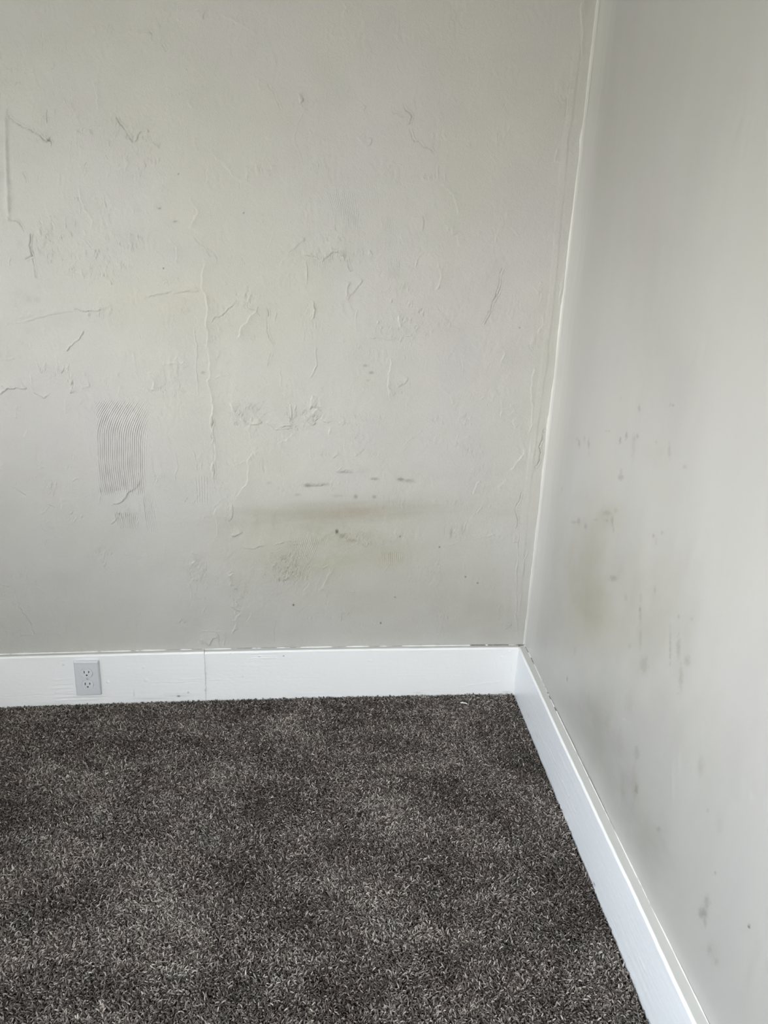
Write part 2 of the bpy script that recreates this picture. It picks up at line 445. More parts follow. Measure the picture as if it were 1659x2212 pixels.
MARKS = {  # kind, strength, path
    'A': """c 1.5 25,565 35,615 72,660 130,690 165,705 215,735 250,768 275,762 278,800
c 1.1 50,1195 85,1200 135,1265
c 1.8 168,1260 160,1340 175,1390 130,1415
c 1.1 175,1395 190,1480 195,1520
c .9 122,925 135,960 142,995
s 1 365,550 390,590 420,650
s 1.2 225,620 222,690 240,740 262,770
r .9 250,590 247,640 250,670
r .7 293,590 290,620
c 1.4 625,625 640,655 665,685 690,725 725,780
s 1.2 725,780 760,715 790,710 800,770 870,810
r .8 480,700 500,730
s .8 420,1000 430,1080 460,1150 490,1255
c .8 435,1290 495,1340
s 1.1 1025,1060 1045,1115 1070,1155 1050,1190 1020,1250
r .9 1030,1270 1100,1340 1180,1420
c .7 1050,1290 1120,1360 1150,1400
s .9 1100,1390 1095,1480 1095,1580 1110,1600 1112,1659
s 1 1400,420 1395,455 1415,490
c .9 1450,440 1470,480 1500,540 1530,600
r .6 1650,600 1600,770
s .8 1620,500 1630,580
s .8 1140,810 1170,860 1230,910 1260,960 1330,985 1380,1025
s .8 1320,900 1340,970
s .7 1390,880 1395,950
s .8 1470,890 1475,920 1440,930 1465,955
r .5 1410,880 1440,850 1470,890
s .8 905,1295 950,1340 955,1440
c .6 595,1520 610,1550
s .7 545,200 620,190 690,165 780,180 830,195
c .7 810,165 825,190
c .8 875,235 905,275
c .8 285,330 295,345 275,375
s .9 1065,50 1075,90 1105,102
s .5 1180,70 1250,100 1320,140 1390,190
r .5 840,1590 920,1590 1000,1580 1090,1575
r .6 1575,920 1600,905
r .4 1600,780 1650,910
s .6 500,440 520,540 530,600
s .5 1050,740 1060,830
r .4 330,520 400,620 440,680
s .6 415,700 405,800
r .5 555,1050 580,1160
c .6 1290,1385 1340,1440
s .5 1560,1380 1659,1290
s .5 0,230 60,240
c .6 95,440 80,460""",
    'B': """c 1.4 640,520 660,565 690,595 680,630 660,640
c 1.1 580,562 615,578 655,597
c 1.1 680,650 690,690 700,720 740,740 790,765 820,795
s .8 725,895 770,930 840,935 880,975 910,1025 920,1110
r .9 822,845 820,920
r .7 855,885 860,930
s .8 440,570 455,545
s .7 405,695 440,740 475,740 485,700
s 1 335,10 350,35 330,80
s 1 105,480 115,530 135,500
c .6 205,815 215,860
s .6 1115,680 1120,730
c .8 1480,495 1472,600
c .6 1500,410 1490,480
r .6 1450,490 1450,520
s .7 1430,760 1415,830
r .6 1445,875 1440,900
s .9 1555,0 1560,150 1555,300
s 1.3 120,1310 160,1310 230,1340 310,1290 330,1310 360,1320
c 1.2 360,1330 375,1390 390,1390
r 1.2 140,1330 150,1420 140,1470
r .9 470,1280 485,1310
r .9 750,1290 715,1330 705,1370
s .7 740,1190 750,1130 745,1100
s .8 870,1180 890,1170 900,1210
c 1.1 1165,1365 1140,1400 1135,1470 1105,1560
r .8 1155,1375 1150,1410
r .4 1135,1170 1115,1250
r .4 1270,1140 1250,1220
s .6 1380,1230 1410,1235 1412,1260
s .6 1305,1470 1335,1510
s .7 1470,1400 1440,1530
r .5 1350,1470 1340,1560
s .8 820,1340 830,1450 810,1480
s .6 360,1440 355,1560
s .5 145,1215 60,1280 0,1370
s .5 915,1200 925,1260
c .5 970,740 985,755
s .4 840,690 920,710
r .4 235,370 240,340
s .4 960,20 970,60""",
    'C': """r 1.1 0,262 120,240 230,210 330,188 430,180 520,180 605,152
c 1 390,165 445,185 520,180
r 1.1 350,405 400,350 445,300 450,280
s 1.3 1095,0 1095,65 1110,90 1113,240 1120,360 1130,500 1135,620 1150,740 1152,900 1160,1000 1165,1140
c 1.1 1152,740 1150,850 1160,1000 1165,1140
s .9 1170,1250 1170,1420
r .7 1055,255 1065,400 1065,520 1075,660
s .8 780,110 850,90 980,75 1095,68
c .9 1145,250 1200,210 1240,170 1290,125
s 1.2 1290,135 1340,160 1390,180 1350,215 1305,270 1280,340
r .9 1390,180 1400,155
c 1.1 1445,150 1460,190 1450,230 1460,320 1475,350 1495,380
c 1 1475,405 1455,490
r 1 1500,190 1490,240
s 1 155,520 165,575 190,630 240,655 275,625
s 1.2 0,640 40,600 60,605 120,605 150,590
r .8 310,520 350,500 375,465
s 1 385,590 380,630
s .8 440,605 490,590
s .7 345,660 350,740
s .9 800,510 810,545 830,565 820,620
s .9 975,465 995,500
r .7 1155,560 1190,535 1250,525
r .6 1515,500 1525,600
r .5 1535,562 1600,562
s 1.2 1240,680 1265,730 1300,780 1330,800 1400,800 1430,780
s 1.1 1440,790 1490,830 1560,810 1600,790
r .9 1500,830 1590,815
r 1 1575,690 1580,760
r 1 1605,690 1605,760
s .7 1330,820 1355,880
s .7 1600,840 1560,880 1500,905
s .8 1380,940 1340,1000 1345,1100 1285,1190 1280,1220
r .6 1340,1000 1270,1030
s 1 600,1250 680,1200 740,1140 780,1090
c .7 60,1140 110,1165 140,1190
c .6 245,1235 300,1255
r .6 390,1110 425,1090
r .7 170,1230 200,1215
r .9 600,1340 640,1300
s .9 1250,1400 1275,1410 1320,1385
s .8 1310,1470 1380,1480 1440,1460
r .8 1480,1460 1540,1440 1659,1455
c .9 1240,1620 1275,1605
c .9 1245,1625 1250,1659
s 1 1040,1480 1055,1540 1030,1570
s .7 1245,1330 1255,1230
r .5 535,1130 530,1240
r .6 950,940 950,1120
r .6 1030,920 1060,1000 1070,1060
r .5 890,1440 890,1480
s .6 145,820 120,870
s .6 90,700 75,760
s .6 220,1000 215,1040
s .6 330,1200 325,1260
r .5 365,1325 400,1280
r .7 1080,650 1120,650
s .7 240,260 235,290
r .6 500,200 560,230
r .6 0,440 80,440
s .7 880,475 975,470""",
    'D': """c 1.2 1215,0 1215,50 1190,100 1165,165 1140,210 1110,260
r 1.1 1160,160 1145,210 1115,260
s .7 1150,215 1160,250
r 1.8 190,125 200,170 195,215 180,230
r .9 180,235 190,280
r .8 205,240 205,280
r 1.2 208,370 208,440 212,480 190,525 170,550
s .7 375,130 380,60 400,20
s .7 385,130 430,60 470,10
r .7 435,170 425,280
s .8 485,325 560,330 610,340 650,335
s .9 660,200 665,270 700,320 750,340
c .6 360,340 365,355
s .8 610,420 612,500 600,560 605,640 650,635
s .8 650,600 690,580 715,545
s .8 1190,380 1220,390 1220,440 1205,470
s .7 1440,190 1440,260 1410,310
c .8 1365,360 1385,400
s .8 1390,470 1380,560 1385,700 1375,780 1360,860
r .8 1470,720 1465,760
c 1.8 1460,800 1440,860 1420,920 1430,950 1420,1000 1395,1060
s .8 1340,930 1300,1000 1260,1050
c 1.1 1330,1150 1310,1220 1290,1260 1290,1380
s .8 1285,1400 1280,1440
r 1 1310,1380 1305,1500 1300,1659
r .6 1330,1390 1330,1600
s .5 875,595 930,640
s .6 935,650 950,690
s .6 1215,710 1205,750
s .7 1260,690 1280,720 1250,750
s .7 1270,780 1290,820
c .8 915,1345 908,1400
c .8 970,1345 945,1395
r .7 880,1450 980,1440 1100,1415 1200,1385
r .9 1085,1285 1110,1245
r .7 1145,1250 1155,1240
r .4 800,820 660,945
s .7 1100,1100 1060,1180
s .6 1240,1090 1200,1155
r .6 790,1190 820,1190
s .9 230,770 270,800
s 1.2 170,720 190,700 215,710 190,740 185,760
s 1.2 140,750 150,770 190,805 210,790
s .9 190,640 175,700
s .8 285,810 275,860
r .9 0,830 60,820 90,800
r .9 65,690 75,760
r .9 90,700 90,770
s .8 0,1450 80,1445 150,1455
r .7 240,1590 300,1555
s .7 480,1470 500,1445
c .8 335,1060 410,1057
c .8 145,1135 200,1138 260,1128
s .8 415,950 425,975
s .8 300,985 335,960
r .7 1180,230 1100,270
r .8 880,40 855,75
s .6 1400,60 1420,90
s .7 1550,30 1530,150
s .6 1430,20 1410,60""",
    'E': """s 1.2 1360,10 1375,50 1370,80
s 1 1370,200 1440,230 1400,300
s 1 1380,290 1410,290 1395,340 1420,345
r .7 1190,350 1390,350 1420,340
s 1.2 1245,440 1270,395 1300,390
r 1.1 1295,355 1310,440
r .9 1335,360 1335,440
c .7 1640,280 1640,430
s .6 1500,230 1475,320
s .7 100,180 160,260 190,330 200,370
s .6 20,320 60,315
s .7 1190,400 1195,430
r .5 215,0 220,80 270,130
s .6 120,370 200,370
s .7 1090,310 1100,370
r .5 1130,60 1150,170""",
    'F': """s .8 265,40 255,110 230,170 200,200
r .7 330,180 480,185
s .6 320,350 330,300 370,310
r .7 850,260 870,330
s .6 1135,250 1125,340
r .9 1235,30 1225,150 1215,300 1225,420
r .7 1250,180 1245,320
s .6 1160,380 1200,350""",
}
for tile, txt in MARKS.items():
    for row in txt.splitlines():
        k, a, path = row.split(' ', 2)
        a = float(a)
        if k == 'c':
            wb.line(P(tile, path), 'c', 0.0019 * a, 0.0010, 0.08, dark=0.25 * a)
        elif k == 'r':
            wb.line(P(tile, path), 'r', 0.0015 * a, 0.0012, 0.05)
        else:
            wb.line(P(tile, path), 's', 0.0021 * a, 0.0009, 0.08, tail=0.012)
# the taped strip at the far left and the ridge beside it
wb.line(P('A', '24,600 26,800 34,1050 42,1200'), 'r', 0.0026, 0.006, 0.0)
# lumps
for t, x, y, rx, ry, a in (('A', 388, 605, 6, 9, 1.6), ('A', 785, 760, 10, 7, 1.4), ('C', 385, 570, 5, 8, 2.6), ('A', 40, 1190, 8, 8, 1.5),
                           ('D', 546, 243, 3, 5, 2.2), ('D', 565, 272, 4, 3, 1.6), ('D', 618, 128, 3, 5, 1.8), ('D', 1388, 345, 7, 14, 1.0),
                           ('B', 695, 722, 3, 3, 1.2), ('D', 1472, 830, 4, 5, 2.2), ('E', 1190, 148, 5, 4, 1.4), ('C', 1098, 1590, 6, 8, 1.6),
                           ('A', 785, 720, 5, 4, 1.1), ('A', 490, 715, 6, 8, 1.2), ('E', 45, 70, 6, 4, 1.2), ('B', 470, 1290, 3, 6, 1.2),
                           ('A', 1100, 60, 18, 22, .9), ('B', 1570, 20, 10, 16, 1.4), ('D', 185, 205, 5, 6, 1.2)):
    p = P(t, f'{x},{y}')[0]
    wb.bump(p, rx * 0.7, ry * 0.7, 0.0009 * a, rot=12)
# rough plaster patches: tile, centre, half axes in pixels, strength
PATCH = """A 300,1240 50 25 1.1;A 250,1330 28 42 1.1;A 520,1440 70 35 1.1;A 690,1310 40 26 1.1;A 600,700 60 42 .9;A 740,900 50 30 .9
A 470,920 13 16 1;A 600,150 50 13 .8;A 60,400 40 30 .7;A 1340,1620 36 26 1.2;A 510,1120 20 18 .9;A 780,820 34 40 .8;A 420,1110 14 20 .9
A 1230,880 14 12 .8;A 920,1520 14 16 1;A 270,240 50 24 .5;A 400,800 14 30 .6;A 970,520 20 16 .5;A 200,720 16 24 .8;A 1400,910 18 18 .8
B 300,1200 50 30 .9;B 300,1310 72 18 1.2;B 650,1480 30 15 1.1;B 590,1390 30 25 .8;B 150,530 32 14 .8;B 770,900 26 8 1;B 890,1050 13 12 .9
B 240,690 30 20 .6;B 430,1240 20 9 .9;B 590,1250 18 9 .8;B 1450,520 14 14 .6;B 800,1320 14 10 .8;B 940,1010 30 16 .4;B 1140,380 24 14 .5
C 270,480 40 20 1;C 330,540 26 26 1.1;C 400,1300 26 15 1;C 270,1140 24 19 1;C 900,580 42 32 .8;C 970,620 15 28 1;C 1340,740 42 32 1.5
C 1590,780 22 26 1.5;C 1180,310 22 19 1.1;C 540,190 32 17 1.2;C 920,20 13 13 1;C 250,1470 16 16 1;C 1080,1580 32 26 1.1;C 1410,1000 20 26 1
C 1050,1210 32 9 1;C 1550,1580 46 36 1.5;C 660,1280 26 16 1.1;C 60,620 24 14 .9;C 1020,150 26 18 .9;C 640,530 14 9 .8;C 380,1010 18 16 .7
C 560,580 12 10 .7;C 880,730 14 10 .8;C 1370,320 10 12 .9;C 550,1500 30 26 .6;C 100,1630 16 14 1;C 1200,1140 18 10 1;C 1230,1290 14 14 .9
C 600,1580 20 14 .6;C 1340,130 20 20 1.2;C 890,1110 22 18 .8;C 130,1110 24 10 .7;C 130,360 18 12 .8;C 640,240 26 9 .9
D 190,740 24 27 1.6;D 490,770 62 14 1.1;D 740,230 40 40 1.1;D 840,190 18 14 1.1;D 680,60 26 13 1;D 460,420 26 19 .9;D 660,590 26 20 .9
D 200,960 42 11 1;D 500,950 36 13 1;D 1060,930 32 18 .9;D 1040,770 26 13 1.1;D 880,770 26 11 1;D 1100,1040 44 26 .7;D 620,1220 42 17 1
D 60,1580 42 32 1.5;D 470,1420 54 16 1;D 850,1560 22 17 1;D 1150,480 50 20 .5;D 570,280 22 14 1.1;D 940,420 44 14 .7;D 270,620 17 9 1.1
D 1040,650 48 9 .7;D 920,250 22 16 .7;D 250,1120 66 14 .8;D 440,600 20 12 .6;D 690,430 30 9 .8;D 940,1220 34 7 .9;D 1340,820 10 12 .9
D 650,340 20 9 1;D 380,790 22 12 1;D 640,1400 26 18 .8;D 100,1480 40 12 1.1;D 1310,740 18 26 .6
E 1200,100 16 32 1;E 1420,130 17 36 1.5;E 1415,250 12 22 1.2;E 30,80 26 13 1;E 130,200 16 11 .8;E 420,190 24 8 .7;E 180,320 10 24 .7
E 790,250 30 26 .6;E 1180,20 22 12 1;E 530,180 26 16 .5;E 1100,280 16 12 .7
F 390,210 22 16 1;F 250,220 11 18 1;F 360,320 54 22 .7;F 150,320 32 22 .9;F 60,60 26 28 1.3;F 800,70 18 14 .9;F 1180,370 14 14 .9
F 900,320 60 30 .35;F 560,120 60 30 .35;F 640,190 50 18 .4"""
for row in PATCH.replace('\n', ';').split(';'):
    t, c, rx, ry, a = row.split()
    p = P(t, c)[0]
    wb.rough(p, float(rx), float(ry), 0.00120 * float(a), scale=0.0050 + 0.0020 * RNG.random(), stretch=(0.8, 1.3 + 1.2 * RNG.random()))
# many faint trowel nicks between the larger marks
for _ in range(420):
    p = np.array([RNG.uniform(-20, 1180), RNG.uniform(0, 1390)])
    L = RNG.uniform(6, 34); th = RNG.normal(math.pi / 2, 0.6)
    pts = [p + np.array([math.cos(th), math.sin(th)]) * L * t + RNG.normal(0, 1.2, 2) for t in (-.5, 0, .5)]
    k = RNG.choice(['s', 's', 'r', 'c'])
    wb.line(pts, k, 0.0007 * RNG.uniform(.4, 1.2), 0.0012, 0.10, tail=0.008)
# notched trowel marks
wb.comb([(206, 880), (322, 848), (312, 1046), (214, 1098)], 24, 0.0008, bend=1.7, bend2=0.35)
wb.comb([(224, 1060), (304, 1035), (262, 1088), (238, 1100)], 16, 0.0003)
for q, n, a in (([(705, 413), (768, 420), (775, 470), (722, 466)], 14, .0003), ([(735, 455), (778, 455), (772, 505), (742, 495)], 9, .0003),
                ([(823, 468), (849, 470), (852, 500), (828, 498)], 7, .0003), ([(836, 555), (866, 560), (862, 605), (840, 600)], 8, .0003),
                ([(672, 560), (712, 560), (705, 590), (676, 590)], 10, .0003), ([(243, 1113), (300, 1105), (292, 1150), (256, 1140)], 12, .0003),
                ([(306, 1072), (328, 1072), (342, 1155), (316, 1150)], 6, .0003), ([(823, 1193), (874, 1195), (870, 1227), (826, 1220)], 11, .0003),
                ([(672, 1163), (706, 1165), (702, 1182), (674, 1180)], 9, .0004), ([(640, 1150), (700, 1170), (650, 1290), (610, 1290)], 14, .00025),
                ([(420, 1030), (450, 1030), (450, 1090), (424, 1090)], 5, .0002), ([(790, 395), (815, 400), (820, 440), (800, 440)], 6, .0002)):
    wb.comb(q, n, a * 2.3)
# the taped joint strip beside the corner
for dx, a in ((-0.030, .0012), (-0.046, -.0007)):
    zz = np.linspace(0.2, 1.9, 40)
    wb.line([(U_END + dx + 0.004 * math.sin(7 * z) + RNG.normal(0, .0012), z) for z in zz], 's', a, 0.003, 0.0, tail=0.02, px=False)
# dirt, stains and tone patches on the back wall (paint multipliers)
brown = (0.80, 0.79, 0.74)
for p, rx, ry, mul, rot, rg, sf in (
        ((790, 1250), 310, 130, (.915, .91, .875), 0, .25, 1.4), ((640, 1180), 160, 90, (.95, .95, .91), 0, .3, 1.2),  # starts with a broad darker, warmer tone over the lower wall
        ((720, 1110), 230, 26, (.84, .83, .79), -3, .25, 1.2), ((700, 1112), 90, 16, (.95, .94, .91), 0, .3, 1),
        ((780, 1108), 60, 14, (.99, .93, .90), 0, .3, 1), ((930, 1110), 200, 30, (.96, .96, .94), 0, .3, 1.2),
        ((740, 1165), 110, 22, (.93, .92, .87), 6, .4, 1), ((845, 1208), 32, 20, (.955, .945, .88), 0, .4, 1),
        ((745, 1215), 150, 18, (.97, .96, .91), -8, .4, 1), ((500, 1140), 60, 40, (.97, .97, .95), 0, .4, 1),
        ((940, 1320), 190, 60, (.97, .965, .955), 0, .4, 1), ((555, 1130), 8, 22, (.93, .93, .93), 0, .5, 1), ((592, 1130), 5, 18, (.92, .92, .91), 8, .5, 1),
        ((430, 520), 130, 200, (1.0, 1.0, .965), 0, .4, 1), ((620, 760), 220, 260, (1.0, 1.0, .97), 0, .4, 1), ((560, 1010), 120, 60, (1.02, 1.02, .99), 0, .4, 1),
        ((360, 650), 150, 60, (1.01, 1.01, .96), 0, .4, 1), ((1000, 760), 160, 200, (1.0, 0.985, 1.0), 0, .4, 1),
        ((60, 560), 60, 90, (.985, .985, 1.01), 0, .5, 1), ((180, 1000), 180, 160, (.99, .985, 1.0), 0, .4, 1), ((240, 1250), 260, 120, (.985, .98, .99), 0, .4, 1)):
    wb.stain(p, rx, ry, mul, rot, rg, sf)
wb.stain((13, 390), 4, 95, (1.10, 1.10, 1.12), -2, .1, 1.5)
wb.stain((1075, 1330), 90, 80, (.90, .89, .86), 0, .3, 1)  # darker, warmer patch low beside the corner
for x, y, rx, ry, m_ in ((340, 447, 10, 8, .93), (294, 450, 12, 10, .96), (366, 481, 18, 14, .95), (382, 545, 16, 14, .95), (155, 485, 16, 26, .95), (286, 513, 34, 22, .955),
                         (222, 545, 34, 18, .97), (42, 525, 8, 8, .93), (40, 637, 20, 16, .95), (60, 648, 9, 9, .90), (80, 648, 8, 8, .90), (88, 674, 10, 7, .94),
                         (60, 715, 9, 8, .95), (30, 560, 24, 40, .975), (130, 745, 24, 14, .97), (140, 690, 40, 16, .97), (35, 660, 12, 10, .94), (20, 395, 6, 10, .92),
                         (25, 430, 4, 8, .92), (420, 890, 20, 60, .985), (785, 1018, 14, 10, .94), (745, 1020, 22, 4, .93), (300, 400, 60, 40, .985)):
    wb.stain((x, y), rx, ry, (m_, m_, m_ + .01), 0, .5, 1)
for x, y, rx, ry, m_ in ((728, 1151, 3.5, 4.5, .35), (384, 375, 1.6, 1.8, .5), (526, 460, 1.6, 1.8, .45), (352, 580, 1.6, 1.8, .4), (634, 1310, 2.2, 2.0, .12), (823, 1348, 1.8, 2.4, .45),
                         (854, 1292, 1.6, 1.6, .5), (1006, 1247, 2.0, 1.5, .45), (1032, 1260, 1.8, 1.5, .45), (950, 1183, 1.8, 1.8, .4), (1123, 708, 1.8, 1.8, .6), (865, 1161, 1.6, 1.8, .5),
                         (803, 806, 5, 3, .72), (790, 791, 5, 2.5, .75), (795, 823, 4, 2.5, .85), (664, 1051, 7, 4, .72), (680, 1050, 18, 3.5, .82), (702, 1048, 10, 3.5, .84), (809, 1036, 9, 3, .74),
                         (866, 1037, 7, 4, .68), (884, 1040, 12, 4, .82), (769, 1075, 4, 4, .72), (809, 1075, 4, 4, .78), (642, 1071, 7, 3, .88), (730, 1073, 12, 3, .90), (740, 1160, 9, 5, .80),
                         (745, 1022, 16, 2.2, .80), (975, 1152, 3, 12, .84), (377, 478, 5, 2, .7), (343, 450, 4, 2, .65), (582, 1045, 6, 3, .9), (438, 806, 5, 3, .8), (1000, 1145, 3, 10, .9), (760, 1170, 10, 4, .86)):
    wb.stain((x, y), rx * 1.1, ry * 1.1, (m_ ** 1.3, m_ ** 1.3 * .985, m_ ** 1.3 * .95), 0, .4, 1.5)
wb.torn = np.maximum(wb.torn, 0.10 + 0.55 * smooth(0.25, 0.75, pnoise(U / 0.07, Z / 0.09, 15)) * smooth(0.0, 0.5, pnoise(U / 0.2, Z / 0.2, 16) + 0.1))
wb.h *= 1.30 + 0.4 * smooth(0.9, 0.15, U)
off_b = bow(np.clip(U, 0, LB))
wb.h *= 0.15 + 0.85 * smooth(0.0, 0.014, U_END - U)
wall_back = tag(wb.build('wall_back', M_wall, offset=off_b), kind='structure')

# ------------------------------------------------------------------ right wall
Y_C = O_wall[1] + (U_END * EU)[1]
ys = np.concatenate([np.linspace(-2.6, 0.45, 30)[:-1], np.arange(0.45, Y_C, 0.0045), [Y_C, Y_C + 0.02]])
zs = np.concatenate([[0.0, 0.08], np.arange(0.13, 1.98, 0.0038), np.linspace(2.0, 2.45, 10)])
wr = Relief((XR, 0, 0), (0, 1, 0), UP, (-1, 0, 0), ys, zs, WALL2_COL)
U, Z = wr.U, wr.Z
wr.h += 0.003 * pnoise(U / 0.45 + 3, Z / 0.9, 31) + 0.0012 * pnoise(U / 0.14, Z / 0.35, 32)
wr.h += 0.009 * np.exp(-((U - 1.22) / 0.28) ** 2) * smooth(0.6, 1.2, Z)
wr.h += 0.00025 * pnoise(U / 0.03, Z / 0.11, 33) + 0.00008 * pnoise(U / 0.009, Z / 0.03, 34)
wr.h += 0.00025 * smooth(0.1, 0.6, pnoise(U / 0.12, Z / 0.2, 35)) * np.tanh(3 * pnoise(U / 0.02, Z / 0.035, 36))
wr.h *= smooth(-0.004, 0.03, Y_C - U)
wr.h += (XR - XC) * np.exp(-np.clip(Y_C - U, 0, 1) / 0.04)
tone = pnoise(U / 0.25, Z / 0.3, 41) + 0.6 * pnoise(U / 0.09, Z / 0.2, 42)
wr.col *= 1 + tone[..., None] * np.array([0.006, 0.008, -0.012])
wr.col *= 1 + (0.016 * pnoise(U / 0.06, Z / 0.16, 43))[..., None]
# streaky lighter band by the corner: brushed coat plus corner brightness painted in
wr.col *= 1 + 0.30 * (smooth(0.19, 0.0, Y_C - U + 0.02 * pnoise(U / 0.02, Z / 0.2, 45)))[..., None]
for p, rx, ry, mul, rot, rg, sf in (
        ((1430, 1340), 90, 170, (.90, .895, .88), 5, .45, 1), ((1290, 1330), 110, 170, (.90, .895, .845), 5, .4, 1.1), ((1300, 1610), 46, 120, (.86, .86, .845), -22, .4, 1), ((1395, 1800), 40, 110, (.86, .86, .85), -24, .4, 1),
        ((1450, 760), 60, 200, (.95, .95, .95), 0, .35, 1), ((1400, 560), 60, 200, (.96, .955, .95), 0, .35, 1),  # soft vertical band of shade painted into the upper wall
        ((1262, 1210), 70, 120, (.83, .82, .765), 8, .35, 1.1), ((1270, 1340), 70, 90, (.945, .935, .90), 8, .4, 1), ((1281, 1338), 26, 36, (.955, .945, .90), 0, .4, 1),
        ((1423, 980), 26, 30, (.96, .955, .92), 0, .4, 1), ((1310, 1120), 40, 30, (.96, .96, .93), 0, .4, 1), ((1440, 1060), 40, 24, (.975, .975, .94), 0, .4, 1),
        ((1400, 1400), 90, 120, (.965, .965, .94), 10, .4, 1), ((1290, 1540), 60, 90, (.945, .945, .935), 20, .4, 1), ((1400, 1650), 70, 160, (.955, .955, .945), 15, .4, 1),
        ((1440, 880), 60, 120, (.985, .985, .98), 0, .4, 1), ((1480, 1250), 60, 160, (.985, .985, .985), 0, .4, 1), ((1500, 1560), 70, 90, (.975, .975, .965), 0, .4, 1),
        ((1264, 1523), 14, 40, (.94, .94, .93), 5, .5, 1), ((1330, 1480), 20, 40, (.96, .96, .945), 5, .5, 1), ((1541, 2059), 13, 26, (.93, .93, .925), 0, .6, 1),
        ((1440, 1780), 40, 70, (.975, .975, .975), 20, .5, 1), ((1560, 1700), 60, 90, (.98, .98, .97), 20, .5, 1)):
    wr.stain(p, rx, ry, mul, rot, rg, sf)
for x, y, rx, ry, m_ in ((1382, 882, 3, 7, .80), (1252, 958, 2.5, 8, .80), (1248, 948, 3, 4, .9), (1263, 948, 2, 7, .9), (1272, 959, 2, 9, .80), (1338, 951, 2.5, 7, .74), (1352, 941, 2.5, 7, .74),
                         (1378, 943, 3, 5, .80), (1371, 947, 3, 5, .86), (1368, 966, 4, 24, .92), (1422, 955, 2, 4, .85), (1451, 975, 3, 16, .86), (1340, 1031, 6, 7, .78), (1311, 931, 5, 1.5, .85),
                         (1340, 1018, 3, 6, .88), (1453, 875, 2, 2, .6), (1460, 875, 3, 2, .8), (1487, 1008, 6, 4, .85), (1309, 1108, 9, 5, .86), (1329, 1103, 4, 6, .88), (1321, 1126, 2.5, 9, .80),
                         (1324, 1143, 2, 7, .84), (1309, 1125, 3, 3, .84), (1250, 1126, 3, 7, .78), (1264, 1137, 3, 6, .80), (1240, 1128, 7, 3, .86), (1286, 1122, 4, 3, .88), (1414, 1157, 2.5, 4, .78),
                         (1433, 1151, 2.5, 2.5, .70), (1420, 1170, 3, 8, .92), (1324, 1249, 8, 6, .80), (1416, 1274, 2, 8, .87), (1351, 1290, 4, 8, .90), (1392, 1436, 9, 18, .86), (1468, 1399, 4, 24, .84),
                         (1450, 1399, 2, 42, .84), (1487, 1428, 6, 11, .86), (1473, 1465, 4, 28, .86), (1384, 1330, 3, 16, .88), (1384, 1380, 3, 22, .88), (1360, 1395, 4, 5, .90), (1376, 1704, 4, 10, .78),
                         (1376, 1626, 6, 14, .86), (1370, 1690, 6, 40, .93), (1516, 1655, 7, 20, .90), (1425, 1791, 4, 5, .80), (1528, 1947, 6, 12, .84), (1520, 1972, 9, 13, .78), (1524, 1993, 3, 9, .86),
                         (1620, 2002, 3.2, 3.2, .36), (1532, 1751, 2, 3, .75), (1546, 1886, 2.5, 2.5, .72), (1224, 1467, 1.2, 4, .6), (1466, 1499, 2, 2, .65), (1383, 1316, 2, 4, .7), (1497, 1335, 2, 4, .8),
                         (1469, 1332, 2, 3, .75), (1360, 1520, 10, 24, .94), (1310, 1560, 8, 20, .94), (1272, 980, 2, 4, .92), (1214, 1056, 2, 5, .90), (1340, 860, 2, 3, .92), (1385, 1290, 3, 10, .92),
                         (1345, 1700, 5, 40, .95), (1533, 2050, 6, 10, .88), (1548, 2078, 5, 8, .90), (1240, 1405, 3, 8, .92), (1556, 1780, 6, 20, .94), (1340, 1600, 6, 30, .95)):
    wr.stain((x, y), rx * 1.1, ry * 1.1, (m_ ** 1.5, m_ ** 1.5 * .99, m_ ** 1.5 * .965), 0, .45, 1.5)
for x, y, rx, ry, m_ in ((1349, 1554, 3, 2, 1.18), (1623, 1716, 3, 9, 1.08), (1471, 1650, 3, 44, 1.05), (1456, 1705, 3, 40, 1.05), (1382, 1385, 1.2, 20, 1.06), (1520, 1580, 3, 30, 1.03)):
    wr.stain((x, y), rx, ry, (m_, m_, m_), 0, .3, 1)
for path, k, a in (('980,830 985,1000 985,1080', 'r', .0006), ('1020,740 1015,860 1030,990', 'r', .0006), ('1250,1330 1340,1360', 'r', .0006), ('800,150 805,400', 'r', .0004),
                   ('970,150 972,400', 'c', .0004), ('780,690 800,750', 'r', .0005), ('1380,1000 1395,1050', 'r', .0008), ('1250,1100 1255,1200', 's', .0004)):
    wr.line(P('H', path), k, a, 0.004, 0.03)
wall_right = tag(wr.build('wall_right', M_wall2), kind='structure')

# paint-filled caulk running up the corner, with a wavering left edge
zz = np.linspace(BOARD_TOP_R - 0.002, 2.0, 420)
rows = []
w1 = 0.0042 + 0.0018 * pnoise(zz / 0.09, zz * 0 + .5, 51) + 0.0009 * pnoise(zz / 0.02, zz * 0 + .5, 52)
w1 += 0.004 * np.exp(-((zz - 0.86) / 0.03) ** 2) + 0.0035 * np.exp(-((zz - 1.60) / 0.02) ** 2)
w2 = 0.0120 + 0.002 * pnoise(zz / 0.05, zz * 0 + .7, 53)
C0 = O_wall + EU * U_END
for k in range(7):
    t = k / 6.0
    a = -EU * np.cos(t * math.pi / 2) ** 1.0
    pu = (1 - t) ** 2; pv = t ** 2
    rows.append([C0 - EU * (w1[i] * pu) + np.array([0, -1, 0]) * (w2[i] * pv) + NB * (-0.0006 if k == 0 else 0.0004) + np.array([-1, 0, 0]) * (-0.0008 if k == 6 else 0.0004)
                 + UP * zz[i] for i in range(len(zz))])
V = np.array(rows); nk, nn = V.shape[:2]
idx = np.arange(nk * nn).reshape(nk, nn)
F = np.stack([idx[:-1, :-1], idx[:-1, 1:], idx[1:, 1:], idx[1:, :-1]], -1).reshape(-1, 4)
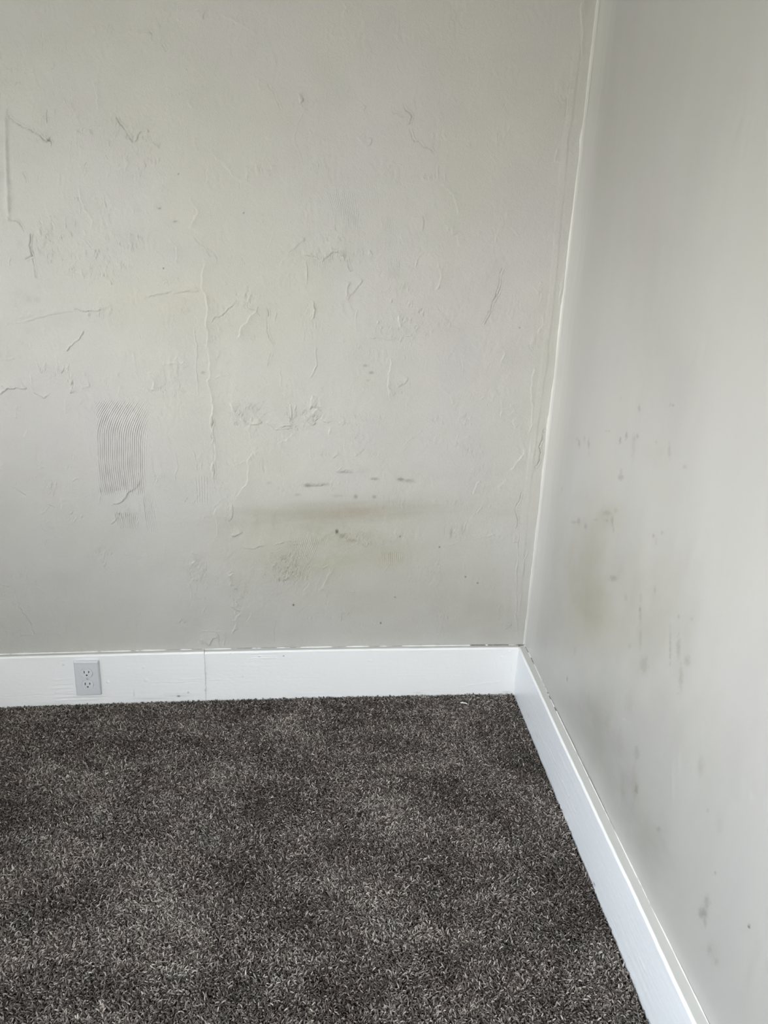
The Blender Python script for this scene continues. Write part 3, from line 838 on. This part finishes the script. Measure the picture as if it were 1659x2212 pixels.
link('corner_caulk', mesh_arrays('corner_caulk', V.reshape(-1, 3), F), wall_right, M_cornercaulk)

# ------------------------------------------------------------------ baseboards
def over_top(n, depth, zt, wav):
    """rows that round the board's top front edge and run back to the wall"""
    def f(V, C):
        add = []
        last = V[-1]
        r = 0.0055
        for k in range(1, 7):
            a = k / 6 * math.pi / 2
            add.append(last - n * (r * (1 - math.cos(a))) + UP * (r * math.sin(a)))
        e = add[-1]
        for s in (0.25, 0.5, 0.75, 1.0, 1.25):
            add.append(e - n * ((depth - r) * s) + UP * ((zt - e[:, 2:3]) * min(s, 1.0)))
        V2 = np.concatenate([V, np.array(add)], 0)
        top_c = np.ones((len(add),) + C.shape[1:]) * TRIM_COL
        top_c[5:] *= np.array([0.60, 0.595, 0.57]) / TRIM_COL      # wall paint carried onto the board's top
        C2 = np.concatenate([C, top_c], 0)
        return V2, C2
    return f


# back board in two lengths, butted and filled at a joint
base_back = tag(empty('baseboard_back', O_face), kind='structure')
tmp = Relief(O_face, EU, UP, NB, np.array([0, 1.]), np.array([0, 1.]), TRIM_COL)
UJ = tmp.at((442, 1460))[0]
ztop = 0.1545


def back_board(u0, u1, seed):
    us = np.concatenate([np.arange(u0, u1, 0.0022), [u1]])
    zs = np.concatenate([[-0.014], np.arange(0.0, ztop, 0.0016), [ztop]])
    r = Relief(O_face, EU, UP, NB, us, zs, TRIM_COL)
    U, Z = r.U, r.Z
    r.h += 0.0009 * pnoise(U / 0.25, Z / 0.12, seed) + 0.00022 * pnoise(U / 0.12, Z / 0.009, seed + 1) * smooth(-.2, .6, pnoise(U / .2, Z / .05, seed + 2))
    r.h += 0.00010 * pnoise(U / 0.012, Z / 0.008, seed + 3)
    r.h += 0.0005 * pnoise(U / 0.03, Z * 0, seed + 5) * smooth(ztop - .012, ztop, Z)
    for row in BOARD_MARKS.splitlines():
        k, a, path = row.split(' ', 2)
        pts = P('E', path) if k.islower() else P('F', path)
        r.line(pts, k.lower(), 0.0011 * float(a), 0.0014 if k.lower() != 'r' else 0.0018, 0.02, tail=0.006)
    for p, rx, ry, a in (((315, 1472), 4, 4, 1.2), ((232, 1475), 3, 2.5, 1.6), ((310, 1444), 3, 3, .8), ((560, 1421), 2, 1.5, 1), ((1085, 1420), 2.5, 2, 1.2), ((1101, 1408), 2, 2, 1.2), ((800, 1430), 3, 1.5, .6), ((400, 1410), 3, 2, .8)):
        r.bump(p, rx, ry, 0.0013 * a)
    for p, rx, ry, m_ in (((385, 1507), 4, 1.8, .12), ((134, 1419), 5, 1.6, .25), ((136, 1438), 2.5, 2.5, .82), ((497, 1414), 1.8, 1.5, .6), ((560, 1421), 1.5, 1.2, .5), ((613, 1420.5), 1.5, 1.5, .5),
                          ((406, 1499), 1.6, 1.6, .45), ((443, 1494), 1.6, 2.4, .4), ((288, 1503), 1.5, 8, .80), ((524, 1465), 1.3, 1.3, .7), ((385, 1506), 40, 3.5, .90), ((690, 1410), 18, 1.6, .86),
                          ((1095, 1495), 12, 2.0, .80), ((905, 1499), 12, 2.5, .86), ((1105, 1447), 1.2, 9, .93), ((120, 1521), 60, 2.5, .92), ((330, 1512), 50, 2.0, .88), ((612, 1420), 1.2, 1.2, .5), ((270, 1419), 5, 2, .93)):
        r.stain(p, rx, ry, (m_, m_, m_), 0, .3, 1.3)
    o = r.build('board', M_trim, None, offset=bow(np.clip(U, 0, LB)), top=over_top(NB, TB, BOARD_TOP, 0))
    o.parent = base_back; o.matrix_parent_inverse = Matrix.Translation(O_face).inverted()
    return o


BOARD_MARKS = """c .8 0,733 90,732 270,727
r .9 300,690 340,685 440,682
c .9 310,672 380,668 440,664
r .8 320,712 380,705 450,700
c .9 290,728 360,722 450,724
r .9 300,742 420,736 560,735 650,730
c .8 300,752 420,745 560,743 660,738
r .7 310,762 440,756 560,752 640,748
r .6 305,640 380,632 440,628
c .8 880,660 980,658 1110,655 1220,652
c .6 1230,650 1330,645
r .6 1060,640 1220,632
c .8 1480,495 1560,492 1659,490
c .7 1480,505 1560,503 1659,500
r .8 1485,515 1570,512 1659,508
r .6 1490,525 1570,522
c .9 793,700 800,748
r .6 985,715 1020,712
s .5 345,540 360,520 400,520
c .5 960,730 1040,726 1160,728
c .5 330,600 340,560 370,540
C .4 20,640 220,638
R .5 915,680 1000,665 1070,655
R .5 640,640 660,615
R .5 860,580 890,570 905,545
C .5 1118,545 1118,590
C .5 720,700 860,690
R .5 1040,660 1140,645"""
back_board(-0.625, UJ - 0.0006, 61)
back_board(UJ + 0.0006, U_END_FACE + 0.001, 71)

# right board
Y_F = O_face[1] + (U_END_FACE * EU)[1]
base_right = tag(empty('baseboard_right', (XR - TR, Y_F, 0)), kind='structure')
ys = np.concatenate([np.linspace(-2.6, 0.55, 30)[:-1], np.arange(0.55, Y_F + 0.012, 0.0026), [Y_F + 0.013]])
ztop = BOARD_TOP_R - 0.0080
zs = np.concatenate([[-0.014], np.arange(0.0, ztop, 0.0018), [ztop]])
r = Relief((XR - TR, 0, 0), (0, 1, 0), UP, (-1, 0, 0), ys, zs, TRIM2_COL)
U, Z = r.U, r.Z
r.h += 0.0011 * pnoise(U / 0.3, Z / 0.2, 81) + 0.00025 * pnoise(U / 0.15, Z / 0.012, 82) + 0.00006 * pnoise(U / 0.014, Z / 0.010, 83)
r.h += 0.0005 * pnoise(U / 0.03, Z * 0, 84) * smooth(ztop - .012, ztop, Z)
r.rough((1152, 1482), 7, 38, 0.0012, scale=0.007, rot=-26)
for path, k, a in (('300,730 370,860', 'r', .0005), ('395,930 440,1030', 'r', .0008), ('450,1060 470,1110', 'r', .0004), ('800,1860 835,1940', 'r', .0006), 
                   ('250,620 330,800', 'r', .0003), ('560,1500 640,1640 700,1760', 'r', .0003), ('690,1640 720,1740', 'c', .0003)):
    r.line(P('H', path), k, a, 0.0025, 0.02)
for p, rx, ry, m_ in (((1284, 1910), 1.5, 5, .45), ((1225, 1783), 1.5, 4, .6), ((1229, 1617), 2.0, 5, .66), ((1236, 1634), 2, 8, .82), ((1281, 1735), 1.8, 8, .74), ((1309, 1790), 2, 6, .74),
                      ((1321, 1815), 2, 6, .78), ((1270, 1715), 2, 6, .86), ((1245, 1655), 2, 8, .9), ((1141, 1545), 2, 6, .9), ((1160, 1590), 1.5, 8, .9)):
    r.stain(p, rx, ry, (m_, m_ * .99, m_ * .97), -24, .3, 1.2)
def rise(y):                                     # the board climbs a little into the corner
    return 1 + 0.055 * np.exp(-np.clip(Y_F - y, 0, 3) / 0.22)


r.Z = r.Z * rise(U)
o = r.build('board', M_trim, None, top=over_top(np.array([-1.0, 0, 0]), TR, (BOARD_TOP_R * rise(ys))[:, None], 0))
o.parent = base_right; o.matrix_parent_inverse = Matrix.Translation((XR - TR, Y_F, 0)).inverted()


def ribbon_tube(name, pts, rad, mat, parent, origin, sides=6):
    """a bead of filler: pts (n,3), rad (n,)"""
    pts = np.asarray(pts); n = len(pts)
    t = np.gradient(pts, axis=0); t /= np.linalg.norm(t, axis=1)[:, None]
    ref = UP if abs(t[:, 2]).mean() < 0.7 else np.array([0, -1.0, 0])
    a = np.cross(t, ref); a /= np.linalg.norm(a, axis=1)[:, None]
    b = np.cross(a, t)
    V = []
    for k in range(sides):
        an = 2 * math.pi * k / sides
        V.append(pts + (a * math.cos(an) + b * math.sin(an)) * np.asarray(rad)[:, None])
    V = np.array(V)
    idx = np.arange(sides * n).reshape(sides, n); idx = np.concatenate([idx, idx[:1]], 0)
    F = np.stack([idx[:-1, :-1], idx[:-1, 1:], idx[1:, 1:], idx[1:, :-1]], -1).reshape(-1, 4)
    o = link(name, mesh_arrays(name, V.reshape(-1, 3), F), None, mat)
    o.parent = parent; o.matrix_parent_inverse = Matrix.Translation(origin).inverted()
    return o


# filler along the tops of the boards, split here and there
uu = np.linspace(-0.62, U_END, 900)
ptop = O_wall + EU * uu[:, None] + NB * (bow(np.clip(uu, 0, LB)) + 0.0012)[:, None] + UP * BOARD_TOP
rb = 0.0014 + 0.0016 * pnoise(uu / 0.05, uu * 0 + .3, 91) + 0.0006 * pnoise(uu / 0.012, uu * 0 + .3, 92)
gapn = smooth(0.72, 1.0, uu / U_END) * 0.9 + 0.6 * pnoise(uu / 0.06, uu * 0 + .9, 93) + 0.3 * pnoise(uu / 0.02, uu * 0 + .9, 94)
rb = np.where(gapn > 0.62, 0.0005, np.clip(rb, 0.0008, 0.0034))
ribbon_tube('caulk_bead', ptop + UP * 0.0006, rb, M_caulk, base_back, O_face)
gap_r = np.where(gapn > 0.62, 0.0007 + 0.0004 * pnoise(uu / 0.01, uu * 0 + .1, 120), 0.0004)
ribbon_tube('open_joint', ptop + UP * 0.0010 + NB * 0.0006, gap_r, M_gap, base_back, O_face)
yy = np.linspace(0.3, Y_C, 900)
ptr = np.stack([XR - 0.0012 - (XR - XC) * np.exp(-(Y_C - yy) / 0.04), yy, BOARD_TOP_R * rise(yy)], 1)
s = (Y_C - yy)
rr = np.clip(0.0014 + 0.0008 * pnoise(yy / 0.07, yy * 0 + .3, 95) + 0.0004 * pnoise(yy / 0.015, yy * 0 + .3, 96), 0.0007, 0.003)
gp = np.where((pnoise(yy / 0.05, yy * 0 + .2, 97) + 0.5 * pnoise(yy / 0.014, yy * 0, 98) > 0.15) & (s < 0.36), 1, 0)
ribbon_tube('caulk_bead', ptr + UP * 0.0008, np.where(gp == 1, 0.0005, rr), M_caulk, base_right, (XR - TR, Y_F, 0))
ribbon_tube('open_joint', ptr + UP * 0.0012 + np.array([-0.0006, 0, 0]), np.where(gp == 1, 0.0006 + 0.0003 * pnoise(yy / 0.01, yy * 0 + .1, 121), 0.0002), M_gap, base_right, (XR - TR, Y_F, 0))
# filler in the butt joint and in the inner corner of the boards
ztop = 0.1545
zj = np.linspace(-0.002, ztop + 0.006, 160)
jit = 0.0010 * pnoise(zj / 0.02, zj * 0 + .4, 99) + 0.0005 * pnoise(zj / 0.007, zj * 0 + .4, 100)
bj = bow(np.array([UJ]))[0]
pj = O_face + EU * (UJ + jit)[:, None] + NB * (bj + 0.0010) + UP * zj[:, None]
rj = np.clip(0.0016 + 0.0016 * pnoise(zj / 0.016, zj * 0 + .8, 101), 0.0004, 0.003)
ribbon_tube('joint_filler', pj, rj, M_caulk, base_back, O_face)
ribbon_tube('open_joint', O_face + EU * (UJ + jit + .0010)[:, None] + NB * (bj - 0.0002) + UP * zj[:, None], np.clip(0.0012 * pnoise(zj / 0.02, zj * 0 + .1, 102), 0.0002, 0.0012), M_gap, base_back, O_face)
Cf = O_face + EU * U_END_FACE
zj = np.linspace(-0.002, ztop + 0.004, 120)
ribbon_tube('corner_filler', Cf + np.array([-0.0006, -0.0006, 0]) + UP * zj[:, None], np.clip(0.0020 + 0.0008 * pnoise(zj / 0.03, zj * 0 + .6, 103), 0.001, 0.003), M_caulk, base_back, O_face)

# ------------------------------------------------------------------ rest of the room
def quad(name, pts, mat, kind='structure'):
    me = bpy.data.meshes.new(name); me.from_pydata([tuple(p) for p in pts], [], [(0, 1, 2, 3)])
    o = link(name, me, None, mat)
    if kind: o['kind'] = kind
    return o


def slab(name, lo, hi, mat):
    bm = bmesh.new(); bmesh.ops.create_cube(bm, size=1)
    for v in bm.verts:
        v.co = [lo[i] + (v.co[i] + 0.5) * (hi[i] - lo[i]) for i in range(3)]
    me = bpy.data.meshes.new(name); bm.to_mesh(me); bm.free()
    return tag(link(name, me, None, mat), kind='structure')


def wall_with_windows(name, axis, c0, c1, a0, a1, wins, mat):
    """a wall across one axis from c0 to c1 with window openings left in it"""
    bm = bmesh.new()
    rects = []; p = a0
    for w_ in wins:
        rects += [(p, w_[0], -0.06, 2.45), (w_[0], w_[1], -0.06, w_[2]), (w_[0], w_[1], w_[3], 2.45)]
        p = w_[1]
    rects.append((p, a1, -0.06, 2.45))
    for (p0, p1, z0, z1) in rects:
        r_ = bmesh.ops.create_cube(bm, size=1)
        for v in r_['verts']:
            t = [(c0, c1), (p0, p1)] if axis == 0 else [(p0, p1), (c0, c1)]
            t.append((z0, z1))
            v.co = [t[i][0] + (v.co[i] + 0.5) * (t[i][1] - t[i][0]) for i in range(3)]
    me = bpy.data.meshes.new(name); bm.to_mesh(me); bm.free()
    return tag(link(name, me, None, mat), kind='structure')


def window_frame(name, axis, c0, c1, win):
    bm = bmesh.new()
    a0, a1, z0, z1 = win
    t = 0.035; zm = (z0 + z1) / 2
    for (p0, p1, q0, q1) in ((a0, a0 + t, z0, z1), (a1 - t, a1, z0, z1), (a0 + t, a1 - t, z0, z0 + t), (a0 + t, a1 - t, z1 - t, z1), (a0 + t, a1 - t, zm - .018, zm + .018)):
        r_ = bmesh.ops.create_cube(bm, size=1)
        for v in r_['verts']:
            tt = [(c0, c1), (p0, p1)] if axis == 0 else [(p0, p1), (c0, c1)]
            tt.append((q0, q1))
            v.co = [tt[i][0] + (v.co[i] + 0.5) * (tt[i][1] - tt[i][0]) for i in range(3)]
    me = bpy.data.meshes.new(name); bm.to_mesh(me); bm.free()
    return tag(link(name, me, None, M_frame), kind='structure')


slab('floor', (XL - DEEP, YR - .1, -0.06), (0.66, 2.15, -0.011), M_floor)
slab('ceiling', (XL - DEEP, YR - .1, 2.45), (0.70, 2.2, 2.50), M_ceil)
wall_with_windows('wall_left', 0, XL - DEEP, XL, YR - .1, 2.1, [WIN1, GRAZE_WIN], M_plain)
wall_with_windows('wall_rear', 1, YR - 0.10, YR, XL - DEEP, 0.68, [FILL_WIN], M_plain)
window_frame('window_1', 0, XL - DEEP + 0.02, XL - DEEP + 0.06, WIN1)
window_frame('graze_window', 0, XL - DEEP + 0.02, XL - DEEP + 0.06, GRAZE_WIN)  # frame of the added raking-light opening
window_frame('fill_window', 1, YR - 0.075, YR - 0.035, FILL_WIN)  # frame of the added fill-light opening

# ------------------------------------------------------------------ carpet pile
SP = 0.0026
gx, gy = np.meshgrid(np.arange(-1.41, XR - TR - 0.002, SP), np.arange(0.72, 2.09, SP))
gx = gx.ravel() + RNG.normal(0, SP * 0.33, gx.size); gy = gy.ravel() + RNG.normal(0, SP * 0.33, gy.size)
ub = (gx - O_face[0]) * EU[0] + (gy - O_face[1]) * EU[1]
nb = (gx - O_face[0]) * NB[0] + (gy - O_face[1]) * NB[1] - bow(np.clip(ub, 0, LB))
keep = (nb > 0.0035) & (gx < XR - TR - 0.0055)
gx, gy = gx[keep], gy[keep]
n = gx.size
lx = pnoise(gx / 0.13, gy / 0.10, 111) + 0.6 * pnoise(gx / 0.05, gy / 0.05, 112)
ly = pnoise(gx / 0.13 + 9, gy / 0.10 + 4, 113) + 0.6 * pnoise(gx / 0.05, gy / 0.05, 114)
tilt = np.clip(0.40 + 0.34 * RNG.normal(size=n), 0.0, 1.2)
dirn = np.arctan2(0.5 * ly + RNG.normal(0, 0.8, n), 0.5 * lx + RNG.normal(0, 0.8, n))
shade = 0.5 + 0.20 * pnoise(gx / 0.22, gy / 0.16, 115) + 0.10 * pnoise(gx / 0.07, gy / 0.05, 116) + 0.24 * RNG.normal(size=n)
me = bpy.data.meshes.new('carpet_pile')
me.vertices.add(n)
me.vertices.foreach_set('co', np.stack([gx, gy, np.full(n, -0.0115)], 1).astype(np.float32).ravel())
rot = np.stack([np.zeros(n), tilt, dirn], 1).astype(np.float32)
me.attributes.new('turn', 'FLOAT_VECTOR', 'POINT').data.foreach_set('vector', rot.ravel())
me.attributes.new('size', 'FLOAT', 'POINT').data.foreach_set('value', np.clip(RNG.normal(1.0, 0.2, n), .55, 1.45).astype(np.float32))
me.attributes.new('shade', 'FLOAT', 'POINT').data.foreach_set('value', np.clip(shade, 0, 1).astype(np.float32))
tintv = np.clip(0.5 + 0.35 * pnoise(gx / 0.10, gy / 0.08, 117) + 0.2 * RNG.normal(size=n), 0, 1)
me.attributes.new('tint', 'FLOAT', 'POINT').data.foreach_set('value', tintv.astype(np.float32))
me.update()

M_pile, nt, bs = new_mat('carpet_yarn')
N, L = nt.nodes, nt.links
a1 = N.new('ShaderNodeAttribute'); a1.attribute_type = 'INSTANCER'; a1.attribute_name = 'shade'
a2 = N.new('ShaderNodeAttribute'); a2.attribute_type = 'INSTANCER'; a2.attribute_name = 'tint'
cr = N.new('ShaderNodeValToRGB')
el = cr.color_ramp.elements
el[0].position = 0.0; el[0].color = (0.028, 0.023, 0.021, 1)
el[1].position = 1.0; el[1].color = (0.52, 0.475, 0.44, 1)
e = el.new(0.5); e.color = (0.140, 0.122, 0.111, 1)
L.new(a1.outputs['Fac'], cr.inputs[0])
mixn = N.new('ShaderNodeMixRGB'); mixn.blend_type = 'MULTIPLY'; mixn.inputs[0].default_value = 1.0
cr2 = N.new('ShaderNodeValToRGB')
cr2.color_ramp.elements[0].color = (0.97, 1.0, 0.97, 1); cr2.color_ramp.elements[1].color = (1.0, 0.94, 0.91, 1)
L.new(a2.outputs['Fac'], cr2.inputs[0])
L.new(cr.outputs[0], mixn.inputs[1]); L.new(cr2.outputs[0], mixn.inputs[2])
L.new(mixn.outputs[0], bs.inputs['Base Color'])
bs.inputs['Roughness'].default_value = 0.75
bs.inputs['Specular IOR Level'].default_value = 0.15

ng = bpy.data.node_groups.new('pile', 'GeometryNodeTree')
ng.interface.new_socket('Geometry', in_out='INPUT', socket_type='NodeSocketGeometry')
ng.interface.new_socket('Geometry', in_out='OUTPUT', socket_type='NodeSocketGeometry')
GN, GL = ng.nodes, ng.links
gi = GN.new('NodeGroupInput'); go = GN.new('NodeGroupOutput')
bz = GN.new('GeometryNodeCurveQuadraticBezier'); bz.inputs['Resolution'].default_value = 6
bz.inputs['Start'].default_value = (0, 0, 0); bz.inputs['Middle'].default_value = (-0.0030, 0.0012, 0.0058); bz.inputs['End'].default_value = (0.0022, -0.0010, 0.0096)
cc = GN.new('GeometryNodeCurvePrimitiveCircle'); cc.inputs['Resolution'].default_value = 4; cc.inputs['Radius'].default_value = 0.00128
c2m = GN.new('GeometryNodeCurveToMesh'); c2m.inputs['Fill Caps'].default_value = True
spn = GN.new('GeometryNodeSplineParameter')
pw = GN.new('ShaderNodeMath'); pw.operation = 'POWER'; pw.inputs[1].default_value = 5.0
GL.new(spn.outputs['Factor'], pw.inputs[0])
tp = GN.new('ShaderNodeMath'); tp.operation = 'MULTIPLY_ADD'; tp.inputs[1].default_value = -0.40; tp.inputs[2].default_value = 1.0
GL.new(pw.outputs[0], tp.inputs[0])
scr_ = GN.new('GeometryNodeSetCurveRadius'); GL.new(bz.outputs[0], scr_.inputs['Curve']); GL.new(tp.outputs[0], scr_.inputs['Radius'])
if 'Scale' in c2m.inputs: GL.new(tp.outputs[0], c2m.inputs['Scale'])
GL.new(scr_.outputs[0], c2m.inputs['Curve']); GL.new(cc.outputs[0], c2m.inputs['Profile Curve'])
sm = GN.new('GeometryNodeSetMaterial'); sm.inputs['Material'].default_value = M_pile
GL.new(c2m.outputs[0], sm.inputs['Geometry'])
iop = GN.new('GeometryNodeInstanceOnPoints')


def named(nm, ty):
    q = GN.new('GeometryNodeInputNamedAttribute'); q.data_type = ty; q.inputs['Name'].default_value = nm
    return q.outputs[0]


e2r = GN.new('FunctionNodeEulerToRotation')
GL.new(named('turn', 'FLOAT_VECTOR'), e2r.inputs[0])
GL.new(gi.outputs[0], iop.inputs['Points']); GL.new(sm.outputs[0], iop.inputs['Instance'])
GL.new(e2r.outputs[0], iop.inputs['Rotation'])
GL.new(named('size', 'FLOAT'), iop.inputs['Scale'])
GL.new(iop.outputs[0], go.inputs[0])
pile = link('carpet_pile', me, None, M_pile)
pile.modifiers.new('pile', 'NODES').node_group = ng
tag(pile, 'dark grey-brown flecked cut-pile carpet covering the whole floor', 'carpet', kind='stuff')

# ------------------------------------------------------------------ wall outlet
c1, c2 = tmp.at((186.5, 1426.0)), tmp.at((193, 1500.3))
OU = 0.5 * (tmp.at((158, 1427))[0] + tmp.at((221, 1499))[0]); OZ = 0.5 * (c1[1] + c2[1])
OUT_O = O_face + EU * (OU - 0.0012) + UP * (OZ - 0.0022) + NB * (bow(np.array([OU]))[0] + 0.0004)
outlet = empty('electrical_outlet', OUT_O)
outlet.rotation_euler = (0, 0, math.atan2(EU[1], EU[0]))
tag(outlet, 'white duplex electrical outlet set into the white baseboard', 'outlet')
# local axes: x right, z up, -y out of the wall


def loop_bm(bm, pts, y):
    vs = [bm.verts.new((p[0], y, p[1])) for p in pts]
    es = [bm.edges.new((vs[i], vs[(i + 1) % len(vs)])) for i in range(len(vs))]
    return vs, es


def bridge(bm, a, b):
    n = len(a)
    for i in range(n):
        bm.faces.new((a[i], a[(i + 1) % n], b[(i + 1) % n], b[i]))


def panel(name, outer, holes, front, rim, hole_depth, mat, parent, loc=(0, 0, 0), square=False):
    """a moulded face: outer outline with rim steps [(grow, y)], through holes"""
    bm = bmesh.new()
    vo, eo = loop_bm(bm, outer, -front)
    edges = list(eo); hv = []
    for hpts in holes:
        v, e_ = loop_bm(bm, hpts, -front); edges += e_; hv.append((v, hpts))
    bmesh.ops.triangle_fill(bm, edges=edges, use_beauty=True)
    prev = vo
    c = np.array(outer); ctr = c.mean(0)
    # outward normals of the outline
    d = np.roll(c, -1, 0) - np.roll(c, 1, 0)
    nrm = np.stack([d[:, 1], -d[:, 0]], 1); nrm /= np.linalg.norm(nrm, axis=1)[:, None]
    if ((c - ctr) * nrm).sum() < 0: nrm = -nrm
    for grow, y in rim:
        v, _ = loop_bm(bm, c + (np.sign(c) if square else nrm) * grow, -y)
        bridge(bm, prev, v); prev = v
    for v, hpts in hv:
        v2, _ = loop_bm(bm, hpts, -(front - hole_depth))
        bridge(bm, v, v2)
    bmesh.ops.recalc_face_normals(bm, faces=bm.faces)
    # the outside must face out of the wall
    big = max(bm.faces, key=lambda f: f.calc_area())
    me_ = bpy.data.meshes.new(name)
    fr = [f for f in bm.faces if abs(f.normal.y) > 0.99]
    if sum(f.normal.y * f.calc_area() for f in fr) > 0:
        bmesh.ops.reverse_faces(bm, faces=bm.faces)
    bm.to_mesh(me_); bm.free()
    o_ = link(name, me_, parent, mat); o_.location = loc
    return o_


def rrect(w, h, r, k=6):
    pts = []
    for cx_, cz_, a0 in ((w / 2 - r, h / 2 - r, 0), (-w / 2 + r, h / 2 - r, 90), (-w / 2 + r, -h / 2 + r, 180), (w / 2 - r, -h / 2 + r, 270)):
        for i in range(k + 1):
            a = math.radians(a0 + 90 * i / k)
            pts.append((cx_ + r * math.cos(a), cz_ + r * math.sin(a)))
    return pts


def face_outline(rad, flat, cz=0.0, k=14):
    """round face cut flat above and below"""
    a0 = math.asin(flat / rad)
    pts = [(rad * math.cos(a), cz + rad * math.sin(a)) for a in np.linspace(-a0, a0, k)]
    pts += [(rad * math.cos(a), cz + rad * math.sin(a)) for a in np.linspace(math.pi - a0, math.pi + a0, k)]
    return pts


PW, PH = 0.0715, 0.1150
FZ = 0.0193
screw_hole = [(0.0032 * math.cos(a), 0.0032 * math.sin(a)) for a in np.linspace(0, 2 * math.pi, 16, endpoint=False)]
rim = [(0.0014, 0.0083), (0.0027, 0.0075), (0.0039, 0.0059), (0.0048, 0.0036), (0.0054, -0.0004)]
panel('cover_plate', rrect(PW - 0.0108, PH - 0.0108, 0.0016), [face_outline(0.0171, 0.0141, FZ), face_outline(0.0171, 0.0141, -FZ), screw_hole], 0.0085, rim, 0.0045, M_plate, outlet, square=True)
slot_tall = rrect(0.0026, 0.0086, 0.0003, 2); slot_short = rrect(0.0026, 0.0070, 0.0003, 2)


def gnd():
    pts = [(0.0026 * math.cos(a), 0.0026 * math.sin(a)) for a in np.linspace(0, math.pi, 9)]
    return pts + [(-0.0026, -0.0022), (0.0026, -0.0022)]


for sgn in (1, -1):
    mv = lambda pts, dx, dz: [(x + dx, z + dz) for x, z in pts]
    hs = [mv(slot_tall, -0.0064, 0.0036), mv(slot_short, 0.0064, 0.0036), mv(gnd(), 0.0, -0.0068)]
    rc = panel('receptacle', face_outline(0.0160, 0.0130), hs, 0.0102, [(0.0004, 0.0100), (0.0007, 0.0095), (0.0008, 0.0015)], 0.003, M_recep, outlet, (0, 0, sgn * FZ))
    for k, hh in enumerate(hs):
        bm = bmesh.new()
        bm.faces.new([bm.verts.new((x, -0.0076, z)) for x, z in hh])
        bmesh.ops.recalc_face_normals(bm, faces=bm.faces)
        bmesh.ops.solidify(bm, geom=bm.faces[:], thickness=0.0004)
        nm = 'blade_slot' if k < 2 else 'ground_hole'
        me_ = bpy.data.meshes.new(nm); bm.to_mesh(me_); bm.free()
        link(nm, me_, rc, M_slot)
# dark backing slab; the shade behind the faces is put into its colour
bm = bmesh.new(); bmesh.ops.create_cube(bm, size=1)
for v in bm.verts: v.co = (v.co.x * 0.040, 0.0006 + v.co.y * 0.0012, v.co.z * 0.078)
me_ = bpy.data.meshes.new('dark_backing'); bm.to_mesh(me_); bm.free()
link('dark_backing', me_, outlet, M_gap)
# screw with a slot across its head
bm = bmesh.new()
prof = [(0.0, 0.0091), (0.0012, 0.0091), (0.0021, 0.0087), (0.0028, 0.0079), (0.0028, 0.0010)]
rings = []
for rr_, y in prof:
    rings.append([bm.verts.new((max(rr_, 1e-5) * math.cos(a), -y, max(rr_, 1e-5) * math.sin(a))) for a in np.linspace(0, 2 * math.pi, 16, endpoint=False)])
for a_, b_ in zip(rings[:-1], rings[1:]): bridge(bm, a_, b_)
bmesh.ops.recalc_face_normals(bm, faces=bm.faces)
me_ = bpy.data.meshes.new('screw'); bm.to_mesh(me_); bm.free()
scr = link('screw', me_, outlet, M_screw)
bm = bmesh.new(); bmesh.ops.create_cube(bm, size=1)
for v in bm.verts: v.co = (v.co.x * 0.0007, -0.0089 + v.co.y * 0.0007, v.co.z * 0.0044)
me_ = bpy.data.meshes.new('screw_slot'); bm.to_mesh(me_); bm.free()
ss = link('screw_slot', me_, scr, M_slot)
ss.rotation_euler = (0, math.radians(-8), 0)

# ------------------------------------------------------------------ small scraps on the carpet
def flake(name, pix, length, width, yaw, label, mat, h=0.0015):
    c = on_floor(pix, 0.0035)
    me_ = bpy.data.meshes.new(name)
    top, k = [], 7
    V, F = [], []
    for i in range(k + 1):
        t = i / k
        x = (t - 0.5) * length
        wv = width * 0.5 * math.sin(math.pi * (0.12 + 0.80 * t)) * (1 + 0.25 * math.sin(9 * t))
        zc = 0.0014 * math.sin(math.pi * t) + 0.0004 * math.sin(11 * t)
        V += [(x, -wv, zc), (x, wv, zc + .0006), (x, wv, zc + .0006 - h * .5), (x, -wv, zc - h * .5)]
    for i in range(k):
        a = i * 4
        for j in range(4):
            F.append((a + j, a + (j + 1) % 4, a + 4 + (j + 1) % 4, a + 4 + j))
    F += [(3, 2, 1, 0), (k * 4, k * 4 + 1, k * 4 + 2, k * 4 + 3)]
    me_.from_pydata(V, [], F)
    o_ = link(name, me_, None, mat)
    o_.location = c; o_.rotation_euler = (0.1, 0.05, yaw)
    tag(o_, label, 'scrap')
    return o_


flake('paint_chip', (1002, 1519), 0.022, 0.005, math.radians(-12), 'small white paint chip lying on the carpet near the corner', M_chip)
